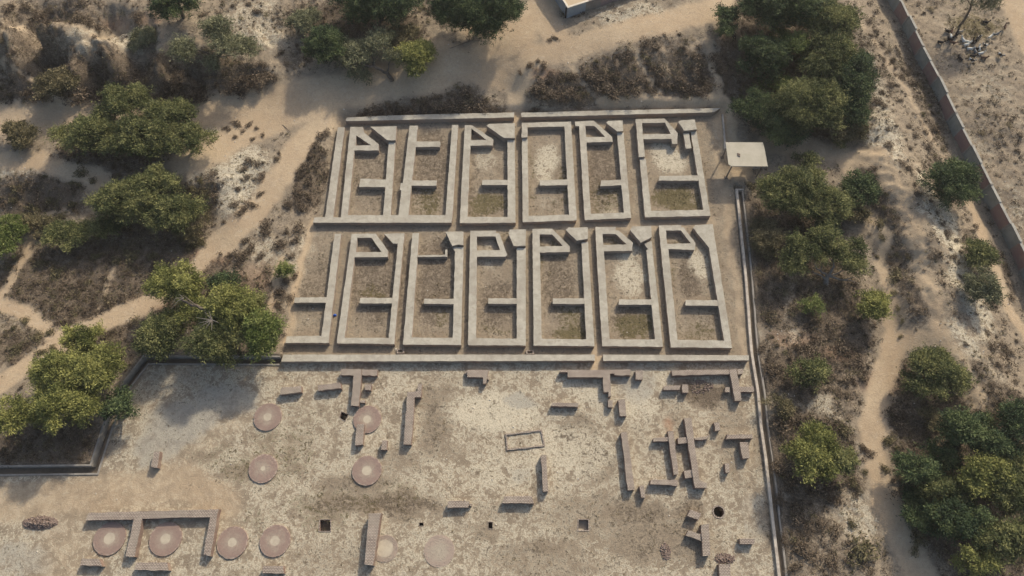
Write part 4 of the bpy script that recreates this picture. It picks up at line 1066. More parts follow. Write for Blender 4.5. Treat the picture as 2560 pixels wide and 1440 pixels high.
T_ = [
 (440,8,66,38,4.5,'leaf_dark','dark green tree cut by the top edge above the eroded mound',NB),
 (362,97,44,32,2.2,'leaf_grey','rounded grey-green shrub on the pale crest of the mound',NB),
 (757,52,34,42,3.0,'leaf_grey','dull grey-green tree west of the dark canopy by the track',NB),
 (812,112,46,58,4.5,'leaf_dark','small dense dark tree beside the leaning grey tree',NB),
 (945,5,115,55,6,'leaf_dark','broad very dark tree cut by the top edge behind the leaning grey tree',NB),
 (1200,22,118,62,6.5,'leaf_dark','large dark round tree casting the longest shadow across the dirt road',NB),
 (1036,143,50,50,3.6,'leaf_olive','olive green tree touching the leaning grey tree',NB),
 (310,262,70,44,5.2,'leaf_green','taller green tree at the head of the roadside thicket',WG),
 (425,292,58,44,4.6,'leaf_green','green tree east of the roadside thicket head',WG),
 (222,345,108,50,4.6,'leaf_green','wide green tree at the western side of the roadside thicket',WG),
 (365,345,96,55,4.8,'leaf_green','bushy green tree in the middle of the roadside thicket',WG),
 (468,352,60,44,4.0,'leaf_green','green tree with low foliage at the eastern end of the roadside thicket',WG),
 (50,335,58,34,2.6,'dry_olive','brownish olive bushy tree by the road at the western edge',WG),
 (388,455,70,38,4.2,'leaf_green','green tree crowning the hollow below the thicket',WG),
 (310,498,92,52,4.6,'leaf_green','big green tree in the hollow, west of its neighbour',WG),
 (440,532,72,52,4.2,'leaf_green','dense green tree at the eastern foot of the hollow',WG),
 (170,592,72,40,2.6,'leaf_green','low spreading green tree among dark scrub in the hollow',WG),
 (10,590,54,70,4,'leaf_bright','bright green tree cut by the western edge',WG),
 (452,715,82,55,6.2,'leaf_olive','yellow-green upper canopy of the big tree group by the court corner',WG),
 (400,838,74,62,4.5,'leaf_green','green western tree of the big group above the drain',WG),
 (575,770,78,58,6.0,'leaf_olive','olive tree in the middle of the big group above the drain',WG),
 (545,850,72,62,5.6,'leaf_green','low green tree of the big group leaning over the drain',WG),
 (655,838,56,62,5.4,'leaf_bright','bright green tree against the corner of the long southern wall',WG),
 (562,706,48,26,2.6,'leaf_dark','small dark green bush behind the big tree group',WG),
 (632,762,36,34,2.8,'leaf_green','small green bush between the big group and the footpath',WG),
 (221,846,52,38,4.6,'leaf_olive','slim-crowned tree rising above the sandy track',WG),
 (172,925,100,56,5.6,'leaf_olive','wide yellow-green tree above the western drain',WG),
 (247,925,58,62,5.4,'leaf_olive','upright olive tree close to the bend of the western drain',WG),
 (60,1040,88,52,5.2,'leaf_olive','pale olive tree at the western edge above the drain',WG),
 (160,1022,92,62,5.6,'leaf_olive','dense olive tree nearest the deep shaded drain',WG),
 (303,1012,48,42,4.0,'leaf_dark','dark green tree overhanging the bend of the western drain',WG),
 (1960,18,125,55,7,'leaf_dark','dark tree of the grove cut by the top edge',ER),
 (2060,60,78,60,6.5,'leaf_green','green tree in the north-eastern side of the grove',ER),
 (1895,143,70,48,5,'leaf_dark','dark feathery tree at the western side of the grove',ER),
 (1965,118,42,36,5.6,'leaf_bright','yellow-green small crown in the middle of the grove',ER),
 (2060,150,68,58,6.5,'leaf_green','olive-tipped tree in the heart of the grove',ER),
 (2125,190,58,74,5.6,'leaf_dark','dark tree on the outer eastern flank of the grove',ER),
 (1948,208,24,24,3.6,'leaf_bright','small vivid green bush beside the spiky-leaved plant',ER),
 (2025,262,76,66,6.5,'leaf_green','large brownish-green tree facing the shed in the grove',ER),
 (1895,268,62,46,4,'leaf_dark','very dark low tree near the top corner of the compounds',ER),
 (2130,262,46,52,5,'leaf_dark','deep green tree at the south-eastern flank of the grove',ER),
 (1955,322,66,40,4,'leaf_dark','dark low tree at the shaded southern foot of the grove',ER),
 (2110,322,50,40,2.6,'dry_olive','brown half-dry bush at the south-eastern foot of the grove',ER),
 (1815,50,26,60,3.4,'leaf_dark','dark narrow thicket at the north-western edge of the grove',ER),
 (2105,354,24,14,1.4,'leaf_green','tiny green bush on the path below the grove',ER),
 (2012,404,42,18,2.6,'leaf_green','small flat green bush beside the path to the shed',EG),
 (1985,478,86,66,5.4,'leaf_green','big soft green tree south-east of the shed',EG),
 (2068,520,62,50,4.6,'leaf_green','green tree adjoining the big soft tree south-east of the shed',EG),
 (2150,468,44,42,3.6,'leaf_dark','round dark green bush on its own beside the ridge path',EG),
 (2132,528,34,34,2.4,'dry_olive','brownish bush under the round dark one',EG),
 (2385,460,68,56,4.5,'leaf_dark','dark round tree against the boundary wall',EG),
 (2445,635,38,36,3.0,'leaf_green','small green tree on the pale slope near the boundary wall',EG),
 (2462,722,40,56,3.4,'leaf_grey','grey-green narrow tree on the pale slope below its greener neighbour',EG),
 (2180,772,44,44,3.6,'leaf_olive','yellow-green round tree beside the footpath',EG),
 (2034,764,30,26,1.8,'leaf_bright','vivid green little bush below the dead-limbed tree',EG),
 (2030,930,58,36,2.8,'leaf_green','green bush in the dry thicket by the eastern drain',EG),
 (2022,1128,84,70,5.0,'leaf_olive','big yellow-green round tree near the eastern drain',EG),
 (2098,1155,46,44,3.8,'leaf_green','darker green side of the round tree near the drain',EG),
 (2335,938,84,62,4.6,'leaf_green','spreading green tree east of the fork in the path',EG),
 (2295,1168,64,50,4.0,'leaf_dark','dark green tree bordering the wide sandy path',EG),
 (2365,1228,66,44,4.4,'leaf_green','green tree between the path tree and the large grove',EG),
 (2440,1090,96,66,6.0,'leaf_dark','dark spreading tree in the south-eastern grove',EG),
 (2540,1070,60,66,5.5,'leaf_dark','dark tree at the eastern edge of the south-eastern grove',EG),
 (2455,1190,80,56,6.0,'leaf_olive','olive-topped tree in the middle of the south-eastern grove',EG),
 (2530,1230,66,70,6.0,'leaf_green','green tree at the eastern edge below the dark one',EG),
 (2400,1300,80,60,5.4,'leaf_dark','dark green tree in the shaded side of the south-eastern grove',EG),
 (2500,1350,80,66,6.0,'leaf_green','large green tree at the south-eastern corner',EG),
 (2430,1395,62,44,5.0,'leaf_olive','olive tree cut by the bottom edge in the south-eastern grove',EG),
 (2285,1240,44,40,2.6,'leaf_dark','low dark bush at the edge of the wide sandy path',EG),
 (1915,592,46,50,2.2,'dry_olive','brown-olive bush thicket against the eastern drain below the shed',EG),
 (2062,572,40,26,2.4,'leaf_dark','dark bush between the two big trees south-east of the shed',EG),
 (1948,1010,44,30,1.8,'dry_olive','broad brown bush north of the big yellow-green round tree',EG),
 (2318,1050,46,30,2.2,'dry_olive','brown-olive bush between the fork tree and the southern grove',EG),
 (2310,1300,52,44,3.0,'leaf_dark','dark shaded bush on the path side of the southern grove',EG),
 (2535,1150,50,50,4.6,'leaf_green','green tree filling the eastern middle of the southern grove',EG),
 (2360,1140,44,40,3.6,'leaf_dark','dark tree at the north-western corner of the southern grove',EG),
 (92,562,52,30,1.8,'dry_olive','dusky bush mass beside the thin trail of the western hollow',WG),
 (262,562,60,34,2.6,'leaf_green','green bush mass joining the hollow trees to the low spreading one',WG),
 (482,562,52,34,2.2,'dry_olive','brown-green bush at the sandy bank end of the hollow',WG),
 (150,208,64,36,2.4,'dry_olive','greenish brown bush on the shaded face of the eroded mound',NB),
 (452,212,58,38,2.0,'dry','nearly black thorn bush under the dark-limbed acacia on the mound face',NB),
 (625,205,56,24,1.5,'dry','long low brown thorn bush at the road end of the mound',NB),
 (1010,90,40,30,2.4,'dry_olive','dusty brown bush between the two dark canopies at the top edge',NB),
 (710,674,14,15,1.9,'leaf_bright','small round vivid green shrub on the footpath by the compounds',None),
]
for px, py, rx, ry, h, tone, lb, grp in T_:
    tree(px, py, rx, ry, h, tone, lb, grp, name='bush' if h < 3 else 'tree', cat='bush' if h < 3 else 'tree')

# trees whose limbs show
def limb_tree(label, base_px, crown_list, h, tone, limbs_rel, cat='tree', name='tree', group=None, tr=.3, bark='bark', dens=.8):
    x, y, z = place(*base_px)
    t = thing(name, label, cat, (x, y, z - .05), group=group)
    rs = np.random.RandomState(int(base_px[0]))
    lobes = []
    for px, py, rx, ry, hh in crown_list:
        zz = z + hh
        cx, cy = G(px, py, zz); s = scale_at(px, py, zz)
        RX, RY = rx * s, ry * s
        for l in make_lobes(RX, RY, 1.5, rs, base=.1, n=max(4, int(RX * RY * 1.3))):
            lobes.append((cx - x + l[0], cy - y + l[1], hh - .9 + l[2], *l[3:]))
    V, F, T = crown(lobes, rs, per_m2=26 * dens)
    NQ[0] += len(F)
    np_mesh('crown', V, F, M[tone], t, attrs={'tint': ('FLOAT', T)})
    bm = bmesh.new()
    for pts_, r0, r1 in limbs_rel:
        P = []
        for px, py, hh in pts_:
            a, b = G(px, py, z + hh); P.append((a - x, b - y, hh))
        # smooth with wobble
        Q = []
        for i in range(len(P) - 1):
            for k in range(3):
                p = Vector(P[i]).lerp(Vector(P[i + 1]), k / 3)
                if k: p += Vector((rs.uniform(-.12, .12), rs.uniform(-.12, .12), rs.uniform(-.08, .08)))
                Q.append(p)
        Q.append(Vector(P[-1]))
        tube(bm, Q, [r0 + (r1 - r0) * i / (len(Q) - 1) for i in range(len(Q))], 7)
    bm_obj('trunk', bm, M[bark], t)
    return t
limb_tree('open-crowned acacia with dark spreading limbs on the crest of the mound', (548,170), [(470,110,46,30,3.6),(525,70,42,34,4.6),(560,100,50,36,4.2),(600,125,34,28,3.2),(450,125,34,20,2.8),(545,150,40,18,2.0)], 5, 'leaf_grey',
 [([(548,170,0),(545,140,1.4)],.22,.18),([(545,142,1.3),(500,125,2.4),(450,122,3)],.13,.03),([(545,142,1.3),(535,105,3),(525,75,4.2)],.14,.03),([(545,142,1.3),(575,115,3),(600,100,3.4)],.13,.03),([(545,142,1.3),(585,138,2),(615,125,2.6)],.10,.03),([(545,142,1.3),(560,118,2.6),(565,90,4)],.1,.02)], group=NB, dens=.62)
limb_tree('leaning grey-green tree whose bare curved trunk shows over the dirt road', (978,200), [(915,118,58,34,3.6),(960,100,40,30,4.2),(890,140,40,34,3.0),(905,180,30,24,1.6),(975,140,36,24,3.4),(860,115,26,24,3.0)], 5, 'leaf_grey',
 [([(980,202,0),(968,182,.9),(940,168,1.8),(915,162,2.4)],.34,.16),([(940,168,1.8),(930,140,3),(925,110,3.8)],.15,.03),([(915,162,2.4),(890,150,3),(865,130,3.2)],.14,.03),([(915,162,2.4),(905,178,1.9),(895,190,1.4)],.08,.02),([(968,182,.9),(975,150,2.4),(985,130,3.4)],.12,.03),([(930,165,2),(950,130,3.2)],.09,.03)], group=NB, dens=.55)
limb_tree('half-dead tree with a fan of bare bleached limbs under an arc of green foliage', (2066,708), [(1985,640,42,30,3.0),(2020,605,42,28,3.6),(2075,592,44,26,3.8),(2125,620,40,32,3.4),(2140,660,30,26,2.6),(1995,668,26,16,2.4),(2060,630,46,22,3.0)], 4.6, 'leaf_green',
 [([(2064,712,0),(2070,690,.8)],.34,.26),([(2070,690,.8),(2050,675,1.6),(2036,660,2.2)],.17,.04),([(2070,690,.8),(2085,665,1.8),(2084,640,2.8)],.18,.04),([(2070,690,.8),(2110,700,1.1),(2150,690,1.4)],.13,.03),([(2068,700,.4),(2045,685,1.0),(2030,676,1.4)],.12,.03),([(2110,700,1.1),(2140,705,1.1),(2155,708,1.0)],.07,.02),([(2070,690,.8),(2100,680,1.5),(2125,668,2.2)],.1,.03),([(2084,655,2.2),(2072,636,3)],.07,.02),([(2052,678,1.5),(2060,650,2.6)],.08,.02)], group=EG, tr=.3, bark='deadwood', dens=1.0)
limb_tree('old tree with a black limb and pale broken branches lying across its crown', (560,800), [(480,780,48,26,3.6),(440,790,40,24,3.2),(520,800,34,20,3.0),(600,790,40,22,4.0)], 5, 'leaf_olive',
 [([(575,822,0),(560,800,3.2),(530,785,4.6),(500,770,5.4),(470,757,5.9),(452,748,6.1)],.30,.12),([(500,770,5.4),(475,752,6.1),(455,737,6.6)],.10,.03),([(530,785,4.6),(520,762,5.6)],.09,.02)], group=WG, dens=.8)
limb_tree('spiky light green plant with long radiating fronds in the shade of the grove', (1905,215), [(1905,212,26,14,1.3)], 2, 'leaf_bright',
 [([(1905,216,0),(1905,212,1.0)],.1,.08)], group=ER, name='bush', cat='bush', dens=.3)
# bleached broken branches over the big western group
def branches(label, base, arms, mat='deadwood', name='fallen_branch', cat='branch', r=.05):
    x, y, z = place(base[0], base[1], base[2])
    bm = bmesh.new()
    for arm in arms:
        P = []
        for px, py, hh in arm:
            a, b = G(px, py, z + hh); P.append(Vector((a - x, b - y, hh - base[2])))
        tube(bm, P, [r * (1 - .75 * i / (len(P) - 1)) for i in range(len(P))], 5)
    o = bm_obj(name, bm, M[mat]); o.location = (x, y, z + base[2])
    return props(o, label, cat)
rr_ = random.Random(5)
branches('fan of bleached broken twigs lying in the crown of the big western tree group', (530,800,6.3), [[(530,800,6.3),(530 + math.cos(a) * L * .5, 800 + math.sin(a) * L * .45, 6.5),(530 + math.cos(a) * L, 800 + math.sin(a) * L, 6.3 + rr_.uniform(-.2, .4))] for a, L in [(2.6,46),(2.9,36),(2.2,26),(3.3,40),(-2.3,28),(-1.9,24),(.4,20),(1.6,26)]], r=.06)
branches('pale bare branch sticking out at the western side of the big tree group', (452,752,6.0), [[(460,745,6),(445,752,6.3),(428,772,6.2)],[(460,745,6),(440,745,6.5),(430,760,6.4)],[(455,742,6.2),(447,735,6.6)]], r=.06)
branches('thin dark fallen branch lying in the shadow of the large dark tree', (1190,100,.1), [[(1202,95,.15),(1185,98,.2),(1160,108,.15),(1125,121,.05)],[(1202,95,.15),(1198,102,.1)],[(1175,102,.2),(1165,98,.3)]], 'bark', r=.10)
branches('thin dark stick lying on the sandy track junction', (720,320,.05), [[(706,312,.05),(718,322,.08),(728,334,.05)],[(712,338,.05),(724,330,.08)]], 'bark', r=.05)

# eucalyptus over the goats
x, y, z = place(2399, 64)
t = thing('eucalyptus', 'tall leaning tree with drooping thin leaves at the top edge above the goats', 'tree', (x, y, z - .05))
rs = np.random.RandomState(9)
def rel(px, py, hh):
    a, b = G(px, py, z + hh); return (a - x, b - y, hh)
bm = bmesh.new()
tube(bm, [(0, 0, -.3), rel(2412, 48, 1.2), rel(2426, 22, 3.0), rel(2431, 0, 4.6), rel(2436, -30, 6.5)], [.20, .17, .15, .12, .08], 8)
for e in ((rel(2450, 2, 5.0), rel(2480, -12, 5.6)), (rel(2415, -10, 5.2), rel(2400, -30, 6)), (rel(2455, -20, 5.8), rel(2500, -25, 6))):
    tube(bm, [rel(2428, 15, 3.4), *e], [.09, .05, .02], 6)
bm_obj('trunk', bm, M['bark'], t)
cs, ts = [], []
for px, py, hh, n_ in [(2445,6,4.8,26),(2462,12,4.6,34),(2478,8,5,40),(2495,2,5.2,34),(2470,-8,5.6,60),(2412,-4,5,14),(2450,-20,6,60),(2490,-20,6,60),(2420,-30,6,50),(2460,-40,6.6,70),(2500,-45,6.4,50)]:
    c = np.array(rel(px, py, hh)) + rs.normal(size=(n_ * 7, 3)) * np.array([.45, .45, .5]); cs.append(c); ts.append(rs.uniform(.2, .9, len(c)))
V, F, T = leaf_cards(np.concatenate(cs), .2, .55, .07, rs, np.concatenate(ts), droop=-1.6)
np_mesh('crown', V, F, M['leaf_grey'], t, attrs={'tint': ('FLOAT', T)})

# ------------------------------------------------------------------ separate dry shrubs one can count
def shrub_mesh(seed, r, h, n, mat, L=.16):
    rs = np.random.RandomState(seed)
    d = rs.normal(size=(n, 3)); d[:, 2] = np.abs(d[:, 2]); d /= np.linalg.norm(d, axis=1, keepdims=True)
    rr = rs.uniform(.3, 1.05, n) * (1 + .25 * np.sin(3 * np.arctan2(d[:, 1], d[:, 0]) + seed))
    c = d * np.array([r, r, h]) * rr[:, None]
    V, F, T = leaf_cards(c, .6, L, L * .42, rs, np.clip(rs.uniform(.05, .8, n) + .2 * (d[:, 2] - .4), 0, 1))
    return V, F, T
PROT = {}
def shrub(px, py, r_px, kind, label, group):
    x, y, z = place(px, py, .3)
    r = max(.3, r_px * scale_at(px, py, z))
    key = (kind, int(px) % 3)
    if key not in PROT:
        V, F, T = shrub_mesh(key[1] + 7 * len(kind), 1.0, .75, 420, kind, .24)
        PROT[key] = np_mesh('shrub', V, F, M[kind], attrs={'tint': ('FLOAT', T)}); o = PROT[key]
    else:
        o = PROT[key].copy(); C.objects.link(o)
    o.location = (x, y, z - .03); o.rotation_euler = (0, 0, (px * 3.7 + py) % 6.28)
    k1 = 1.0 + .45 * math.sin(px * 1.7 + py); k2 = 1.0 + .35 * math.cos(px * 2.3 - py)
    o.scale = (r * 1.28 * k1, r * 1.2 * k2, r * 1.0)
    return props(o, label, 'shrub', group)
SH = [
 ('dry', 'small dry brown shrub dotted on the pale slope west of the boundary wall', 'shrubs dotted on the pale eastern slope',
  [(2170,52,7),(2185,65,5),(2192,75,8),(2180,85,7),(2208,108,8),(2186,140,6),(2218,128,7),(2211,145,6),(2232,150,10),(2240,166,8),(2190,172,6),(2262,175,6),(2254,190,9),(2240,185,7),(2228,210,7),(2243,210,7),(2208,227,7),(2252,248,9),(2199,253,12),(2215,262,7),(2223,320,6),(2243,312,6),(2275,312,6),(2290,336,10),(2268,345,5),(2291,358,6),(2225,360,10),(2278,368,9),(2322,365,10),(2340,322,9),(2347,406,9),(2258,405,8),(2275,418,8),(2300,425,6),(2275,420,6)]),
 ('dry', 'brown dry shrub on the slope path side between the ridge track and the far wall', 'shrubs scattered over the ridge slope',
  [(2290,460,8),(2298,480,8),(2312,440,8),(2330,500,7),(2345,530,8),(2360,560,9),(2372,580,9),(2392,598,9),(2380,620,8),(2388,640,9),(2400,655,7),(2370,590,7),(2440,565,9),(2436,575,8),(2420,548,8),(2405,690,7),(2330,640,6),(2350,880,7),(2420,860,6),(2470,830,8),(2510,860,8),(2530,880,9),(2500,910,8),(2545,850,8),(2480,870,6),(2520,930,8),(2540,955,8),(2485,960,7)]),
 ('dry_olive', 'dull olive-brown shrub beside the two footpaths on the ridge flank', 'shrubs beside the ridge footpaths',
  [(2205,556,15),(2210,592,9),(2245,690,14),(2275,640,5),(2195,640,9),(2260,800,8),(2255,840,8),(2240,730,8),(2215,515,5),(2250,770,6)]),
 ('dry', 'dark brown shrub in the thorny thicket along the eastern drain', 'thorny shrubs along the eastern drain',
  [(2000,870,18),(2030,880,14),(2060,900,14),(2110,870,16),(2145,905,14),(2160,945,16),(2120,950,15),(2140,960,12),(2100,985,10),(2165,930,10),(2045,900,12),(1900,905,14),(1930,925,16),(1905,870,14),(1990,910,14),(1965,960,16),(1960,1060,24),(2010,1050,24),(2060,1060,20),(2090,1070,16),(2115,1085,14),(2160,1120,14),(2175,1130,12),(1945,1170,18),(1980,1220,22),(2050,1210,20),(2080,1240,18),(1990,1270,18),(2000,1300,16),(2055,1310,14),(2090,1330,18),(2020,1380,18),(2080,1405,16),(1990,1420,18),(1960,1350,12),(1950,1250,14),(2180,1430,12)]),
 ('dry_olive', 'olive-brown rounded shrub on the pale ground beside the wide sandy path', 'shrubs on the verge of the wide path',
  [(2110,1075,20),(2136,1208,15),(2130,1310,14),(2160,1375,26),(2165,1180,10),(2215,1172,14),(2225,1100,16),(2245,1120,14),(2290,1375,14),(2300,1345,16),(2255,1190,12),(2320,1060,14)]),
 ('dry', 'nearly black leafless shrub by the fork of the sandy path', 'blackish shrubs at the path fork',
  [(2242,1030,24),(2258,1065,12),(2278,1110,6),(2235,1200,10)]),
 ('dry', 'low brown shrub on the pale bank between the two dirt tracks', 'shrubs on the bank between the tracks',
  [(590,308,12),(620,310,9),(640,318,8),(586,340,9),(570,322,7),(605,325,6),(655,335,8),(630,345,6),(560,318,7),(608,420,9),(622,400,11),(640,410,9),(655,405,8),(690,395,10),(696,380,8),(615,440,9),(635,445,8),(652,440,12),(594,470,9),(650,483,10),(585,510,9),(600,530,14),(625,510,12),(610,518,8),(558,552,9),(662,560,13),(664,580,14),(612,600,12),(625,620,16),(600,640,14),(575,635,10),(598,655,9),(650,640,12)]),
 ('dry', 'dark scrubby shrub on the shaded side of the western bank beside the compounds', 'shrubs on the bank west of the compounds',
  [(800,340,14),(815,330,10),(790,365,14),(805,385,14),(775,390,14),(760,420,16),(790,415,12),(770,455,16),(745,440,12),(740,480,16),(765,490,14),(720,510,14),(750,520,14),(715,580,12),(735,600,12),(700,610,14),(725,640,12),(715,700,14),(735,690,12),(700,730,14),(690,760,12),(720,745,10),(745,570,12)]),
 ('dry', 'dark brown bush in the line along the top of the northern long wall', 'bushes behind the northern long wall',
  [(900,283,12),(915,278,14),(935,272,14),(952,276,14),(975,272,15),(1000,272,14),(1020,272,10),(1060,270,14),(1085,268,16),(1110,268,14),(1135,266,14),(1160,268,15),(1185,266,12),(1205,266,14),(1230,268,12),(1160,228,16),(1172,236,14),(1130,232,10),(1090,240,10),(1180,250,9)]),
 ('dry', 'dark bush on the scrub slope facing the compounds', 'bushes on the northern scrub slope',
  [(1335,228,14),(1350,215,16),(1375,200,14),(1400,195,14),(1430,186,12),(1360,240,14),(1390,232,16),(1420,225,16),(1440,240,14),(1405,248,12),(1470,185,16),(1500,195,16),(1490,220,16),(1520,215,16),(1540,190,16),(1530,235,16),(1560,225,16),(1580,205,14),(1590,228,16),(1565,145,12),(1570,130,9),(1640,115,10),(1620,100,8),(1650,180,14),(1645,205,16),(1665,215,14),(1635,225,12),(1700,195,14),(1690,215,16),(1715,225,16),(1740,140,12),(1745,170,16),(1755,200,16),(1750,225,16),(1770,215,12),(1790,140,16),(1800,170,14),(1375,97,6),(1388,92,8),(1300,178,8),(1325,160,12),(1345,150,10),(1360,160,12),(1330,275,10),(1340,268,8)]),
 ('dry', 'dark brown bush on the eroded mound above the dirt road', 'bushes on the eroded mound',
  [(100,35,14),(110,55,14),(95,80,12),(195,45,18),(215,55,14),(240,68,16),(235,90,10),(340,35,14),(345,50,10),(505,35,10),(545,30,9),(580,12,9),(640,25,10),(620,8,8),(740,110,8),(655,157,8),(700,130,10),(250,130,12),(30,130,12),(20,20,18),(60,15,16),(445,200,20),(420,215,24),(465,225,24),(490,210,20),(440,240,20),(500,240,18),(400,235,18),(590,215,20),(620,200,18),(640,190,16),(660,185,16),(600,230,14),(570,225,14),(300,190,14),(330,200,14),(270,180,12),(200,240,20),(160,235,20),(240,235,18),(100,235,18),(60,230,14),(20,235,16),(130,210,18),(680,190,14),(350,250,12)]),
 ('dry_olive', 'dusky bush in the dark scrub of the western hollow', 'bushes of the western hollow',
  [(200,430,16),(230,450,14),(195,460,9),(180,455,10),(290,440,9),(490,500,18),(510,480,16),(520,520,14),(480,470,14),(500,450,12),(40,470,14),(30,500,16),(120,500,12),(80,520,16),(150,540,14),(180,510,14),(110,560,16),(60,540,12),(490,610,18),(505,605,14),(470,620,12),(100,660,16),(140,680,14),(60,800,14),(30,820,12),(90,840,14),(120,830,12),(40,870,14),(100,880,14),(130,870,12),(330,640,16),(380,640,16),(290,650,14),(240,640,14)]),
 ('straw', 'short straw-coloured tuft on the sandy plain beyond the boundary wall', 'straw tufts beyond the boundary wall', [(2330,18,6),(2460,330,7),(2525,310,8)]),
 ('dry_olive', 'small dark bush growing by the south side of the shed', None, [(1882,464,11)]),
]
for kind, lb, grp, pts_ in SH:
    for p in pts_: shrub(p[0], p[1], p[2], kind, lb, grp)

# ------------------------------------------------------------------ scrub, litter and tufts nobody could count
def scatter(n, seed, weight, bounds=(-80, 84, -2, 96)):
    rs = np.random.RandomState(seed)
    x = rs.uniform(bounds[0], bounds[1], n); y = rs.uniform(bounds[2], bounds[3], n)
    w = weight(x, y); k = rs.uniform(0, 1, n) < w
    return x[k], y[k], rs
def tufts(name, x, y, z, rs, rad, hgt, n, L, mat, label, tone=(.1, .8)):
    m = len(x)
    r = rad * rs.uniform(.5, 1.5, m) ** 1.2
    idx = np.repeat(np.arange(m), n)
    d = rs.normal(size=(len(idx), 3)); d[:, 2] = np.abs(d[:, 2]); d /= np.linalg.norm(d, axis=1, keepdims=True)
    rr = rs.uniform(.2, 1, len(idx))[:, None]
    c = np.stack([x[idx], y[idx], z[idx]], 1) + d * rr * np.stack([r[idx], r[idx], r[idx] * hgt], 1)
    tn = np.clip(rs.uniform(*tone, m)[idx] + rs.normal(0, .15, len(idx)), 0, 1)
    V, F, T = leaf_cards(c, .6, L, L * .38, rs, tn)
    NQ[0] += len(F)
    o = np_mesh(name, V, F, M[mat], attrs={'tint': ('FLOAT', T)})
    return props(o, label, None, None, 'stuff')
def w_scrub(x, y):
    p, s, w, g, r, gy = zones(x, y)
    return np.where(in_poly(x, y, SITE_W), 0, np.clip(s * 1.15 - .12, 0, 1) ** 1.2 * (.50 + .9 * sstep(.40, .60, fbm(x, y, .9, 77, 3)))) * (seg_dist(x, y, EDm) > .8) * (seg_dist(x, y, WDm) > .8)
x, y, rs = scatter(80000, 3, w_scrub)
tufts('dry_scrub', x, y, terrain(x, y), rs, .42, .8, 26, .19, 'dry', 'dark brown dry scrub matted over the banks')
x, y, rs = scatter(36000, 5, lambda a, b: w_scrub(a, b) * .55)
tufts('olive_scrub', x, y, terrain(x, y), rs, .36, .9, 20, .18, 'dry_olive', 'dull olive scrub mixed through the dry thicket')
x, y, rs = scatter(5200, 4, lambda a, b: w_scrub(a, b) * .8)
tufts('thorn_scrub', x, y, terrain(x, y), rs, .78, .8, 70, .22, 'dry', 'rounded thorny brown bushes crowding the banks', (.0, .7))
x, y, rs = scatter(2200, 6, lambda a, b: w_scrub(a, b) * .8)
tufts('green_thorn_scrub', x, y, terrain(x, y), rs, .8, .85, 70, .22, 'dry_olive', 'dusky olive bushes among the brown scrub', (.0, .8))
def w_straw(x, y):
    p, s, w, g, r, gy = zones(x, y)
    ins = in_poly(x, y, SITE_W)
    return np.where(ins, 0, np.clip(w * .8 + s * .35 + .12, 0, 1)) * (1 - p) * sstep(.38, .6, fbm(x, y, .7, 91, 3)) * (seg_dist(x, y, EDm) > .8) * (seg_dist(x, y, WDm) > .8)
x, y, rs = scatter(90000, 7, w_straw)
tufts('dry_grass', x, y, terrain(x, y), rs, .22, .6, 9, .17, 'straw', 'bleached dry grass on the slopes')
WALLQ = [(np.array(o.bound_box), o) for o in []]
def w_court(x, y):
    p, s, w, g, r, gy = zones(x, y)
    ins = in_poly(x, y, SITE_W)
    return np.where(ins, np.clip(s * 1.0 + g * .5 - .12, 0, .8), 0) * sstep(.35, .6, fbm(x, y, .8, 95, 3))
x, y, rs = scatter(60000, 11, w_court, (-70, 34, -2, 56))
tufts('court_grass', x, y, np.zeros(len(x)), rs, .17, .35, 8, .13, 'straw', 'thin dry grass on the court floor', (.0, .6))
def w_green(x, y):
    p, s, w, g, r, gy = zones(x, y)
    return np.clip(g - .3, 0, 1) * sstep(.3, .6, fbm(x, y, 1.1, 97, 3))
x, y, rs = scatter(50000, 13, w_green, (-70, 84, -2, 96))
tufts('green_grass', x, y, np.where(in_poly(x, y, SITE_W), 0, terrain(x, y)), rs, .20, .4, 9, .14, 'grassy', 'short olive-green grass in damp corners')

# stones and scraps of litter on the open ground
def stones(name, n, seed, weight, size, mat, label, bounds=(-80, 84, -2, 96)):
    x, y, rs = scatter(n, seed, weight, bounds)
    z = np.where(in_poly(x, y, SITE_W), 0, terrain(x, y)); m = len(x)
    base = np.array([(-1,-1,0),(1,-1,0),(1,1,0),(-1,1,0),(-.6,-.6,1),(.6,-.6,1),(.6,.6,1),(-.6,.6,1)], float)
    s = size * rs.uniform(.4, 1.4, (m, 1, 1)); V = base[None] * s * np.array([1, .75, .7]) * rs.uniform(.75, 1.25, (m, 8, 3))
    a = rs.uniform(0, 6.28, m); ca, sa = np.cos(a)[:, None], np.sin(a)[:, None]
    V = np.stack([V[..., 0] * ca - V[..., 1] * sa, V[..., 0] * sa + V[..., 1] * ca, V[..., 2]], -1) + np.stack([x, y, z - .01], 1)[:, None]
    f = np.array([(4,5,6,7),(0,1,5,4),(1,2,6,5),(2,3,7,6),(3,0,4,7)])
    F = (f[None] + 8 * np.arange(m)[:, None, None]).reshape(-1, 4)
    return props(np_mesh(name, V.reshape(-1, 3), F, M[mat]), label, None, None, 'stuff')
stones('gravel', 9000, 21, lambda a, b: np.clip(zones(a, b)[2] * .9 + .05, 0, 1) * np.where(in_poly(a, b, SITE_W), .12, 1), .07, 'rock', 'pale stones strewn over the slopes')
gpx, gpy = G(2430, 60, 1.5)
stones('litter', 900, 23, lambda a, b: np.clip(1.1 - np.hypot(a - gpx, (b - gpy)) / 14, 0, 1) * .16 + .02, .09, 'whiteedge', 'scraps of white litter')
bx, by = G(837, 788, .1)
bm = bmesh.new(); bmesh.ops.create_icosphere(bm, subdivisions=2, radius=.2)
rn = random.Random(3)
for v_ in bm.verts: v_.co = Vector((v_.co.x * 1.15, v_.co.y * .8, max(v_.co.z * .7, -.08))) * rn.uniform(.88, 1.12)
for k in range(2):
    box(bm, (.03 * k, 0, .16), (.03, .12, .09), .5 + k)
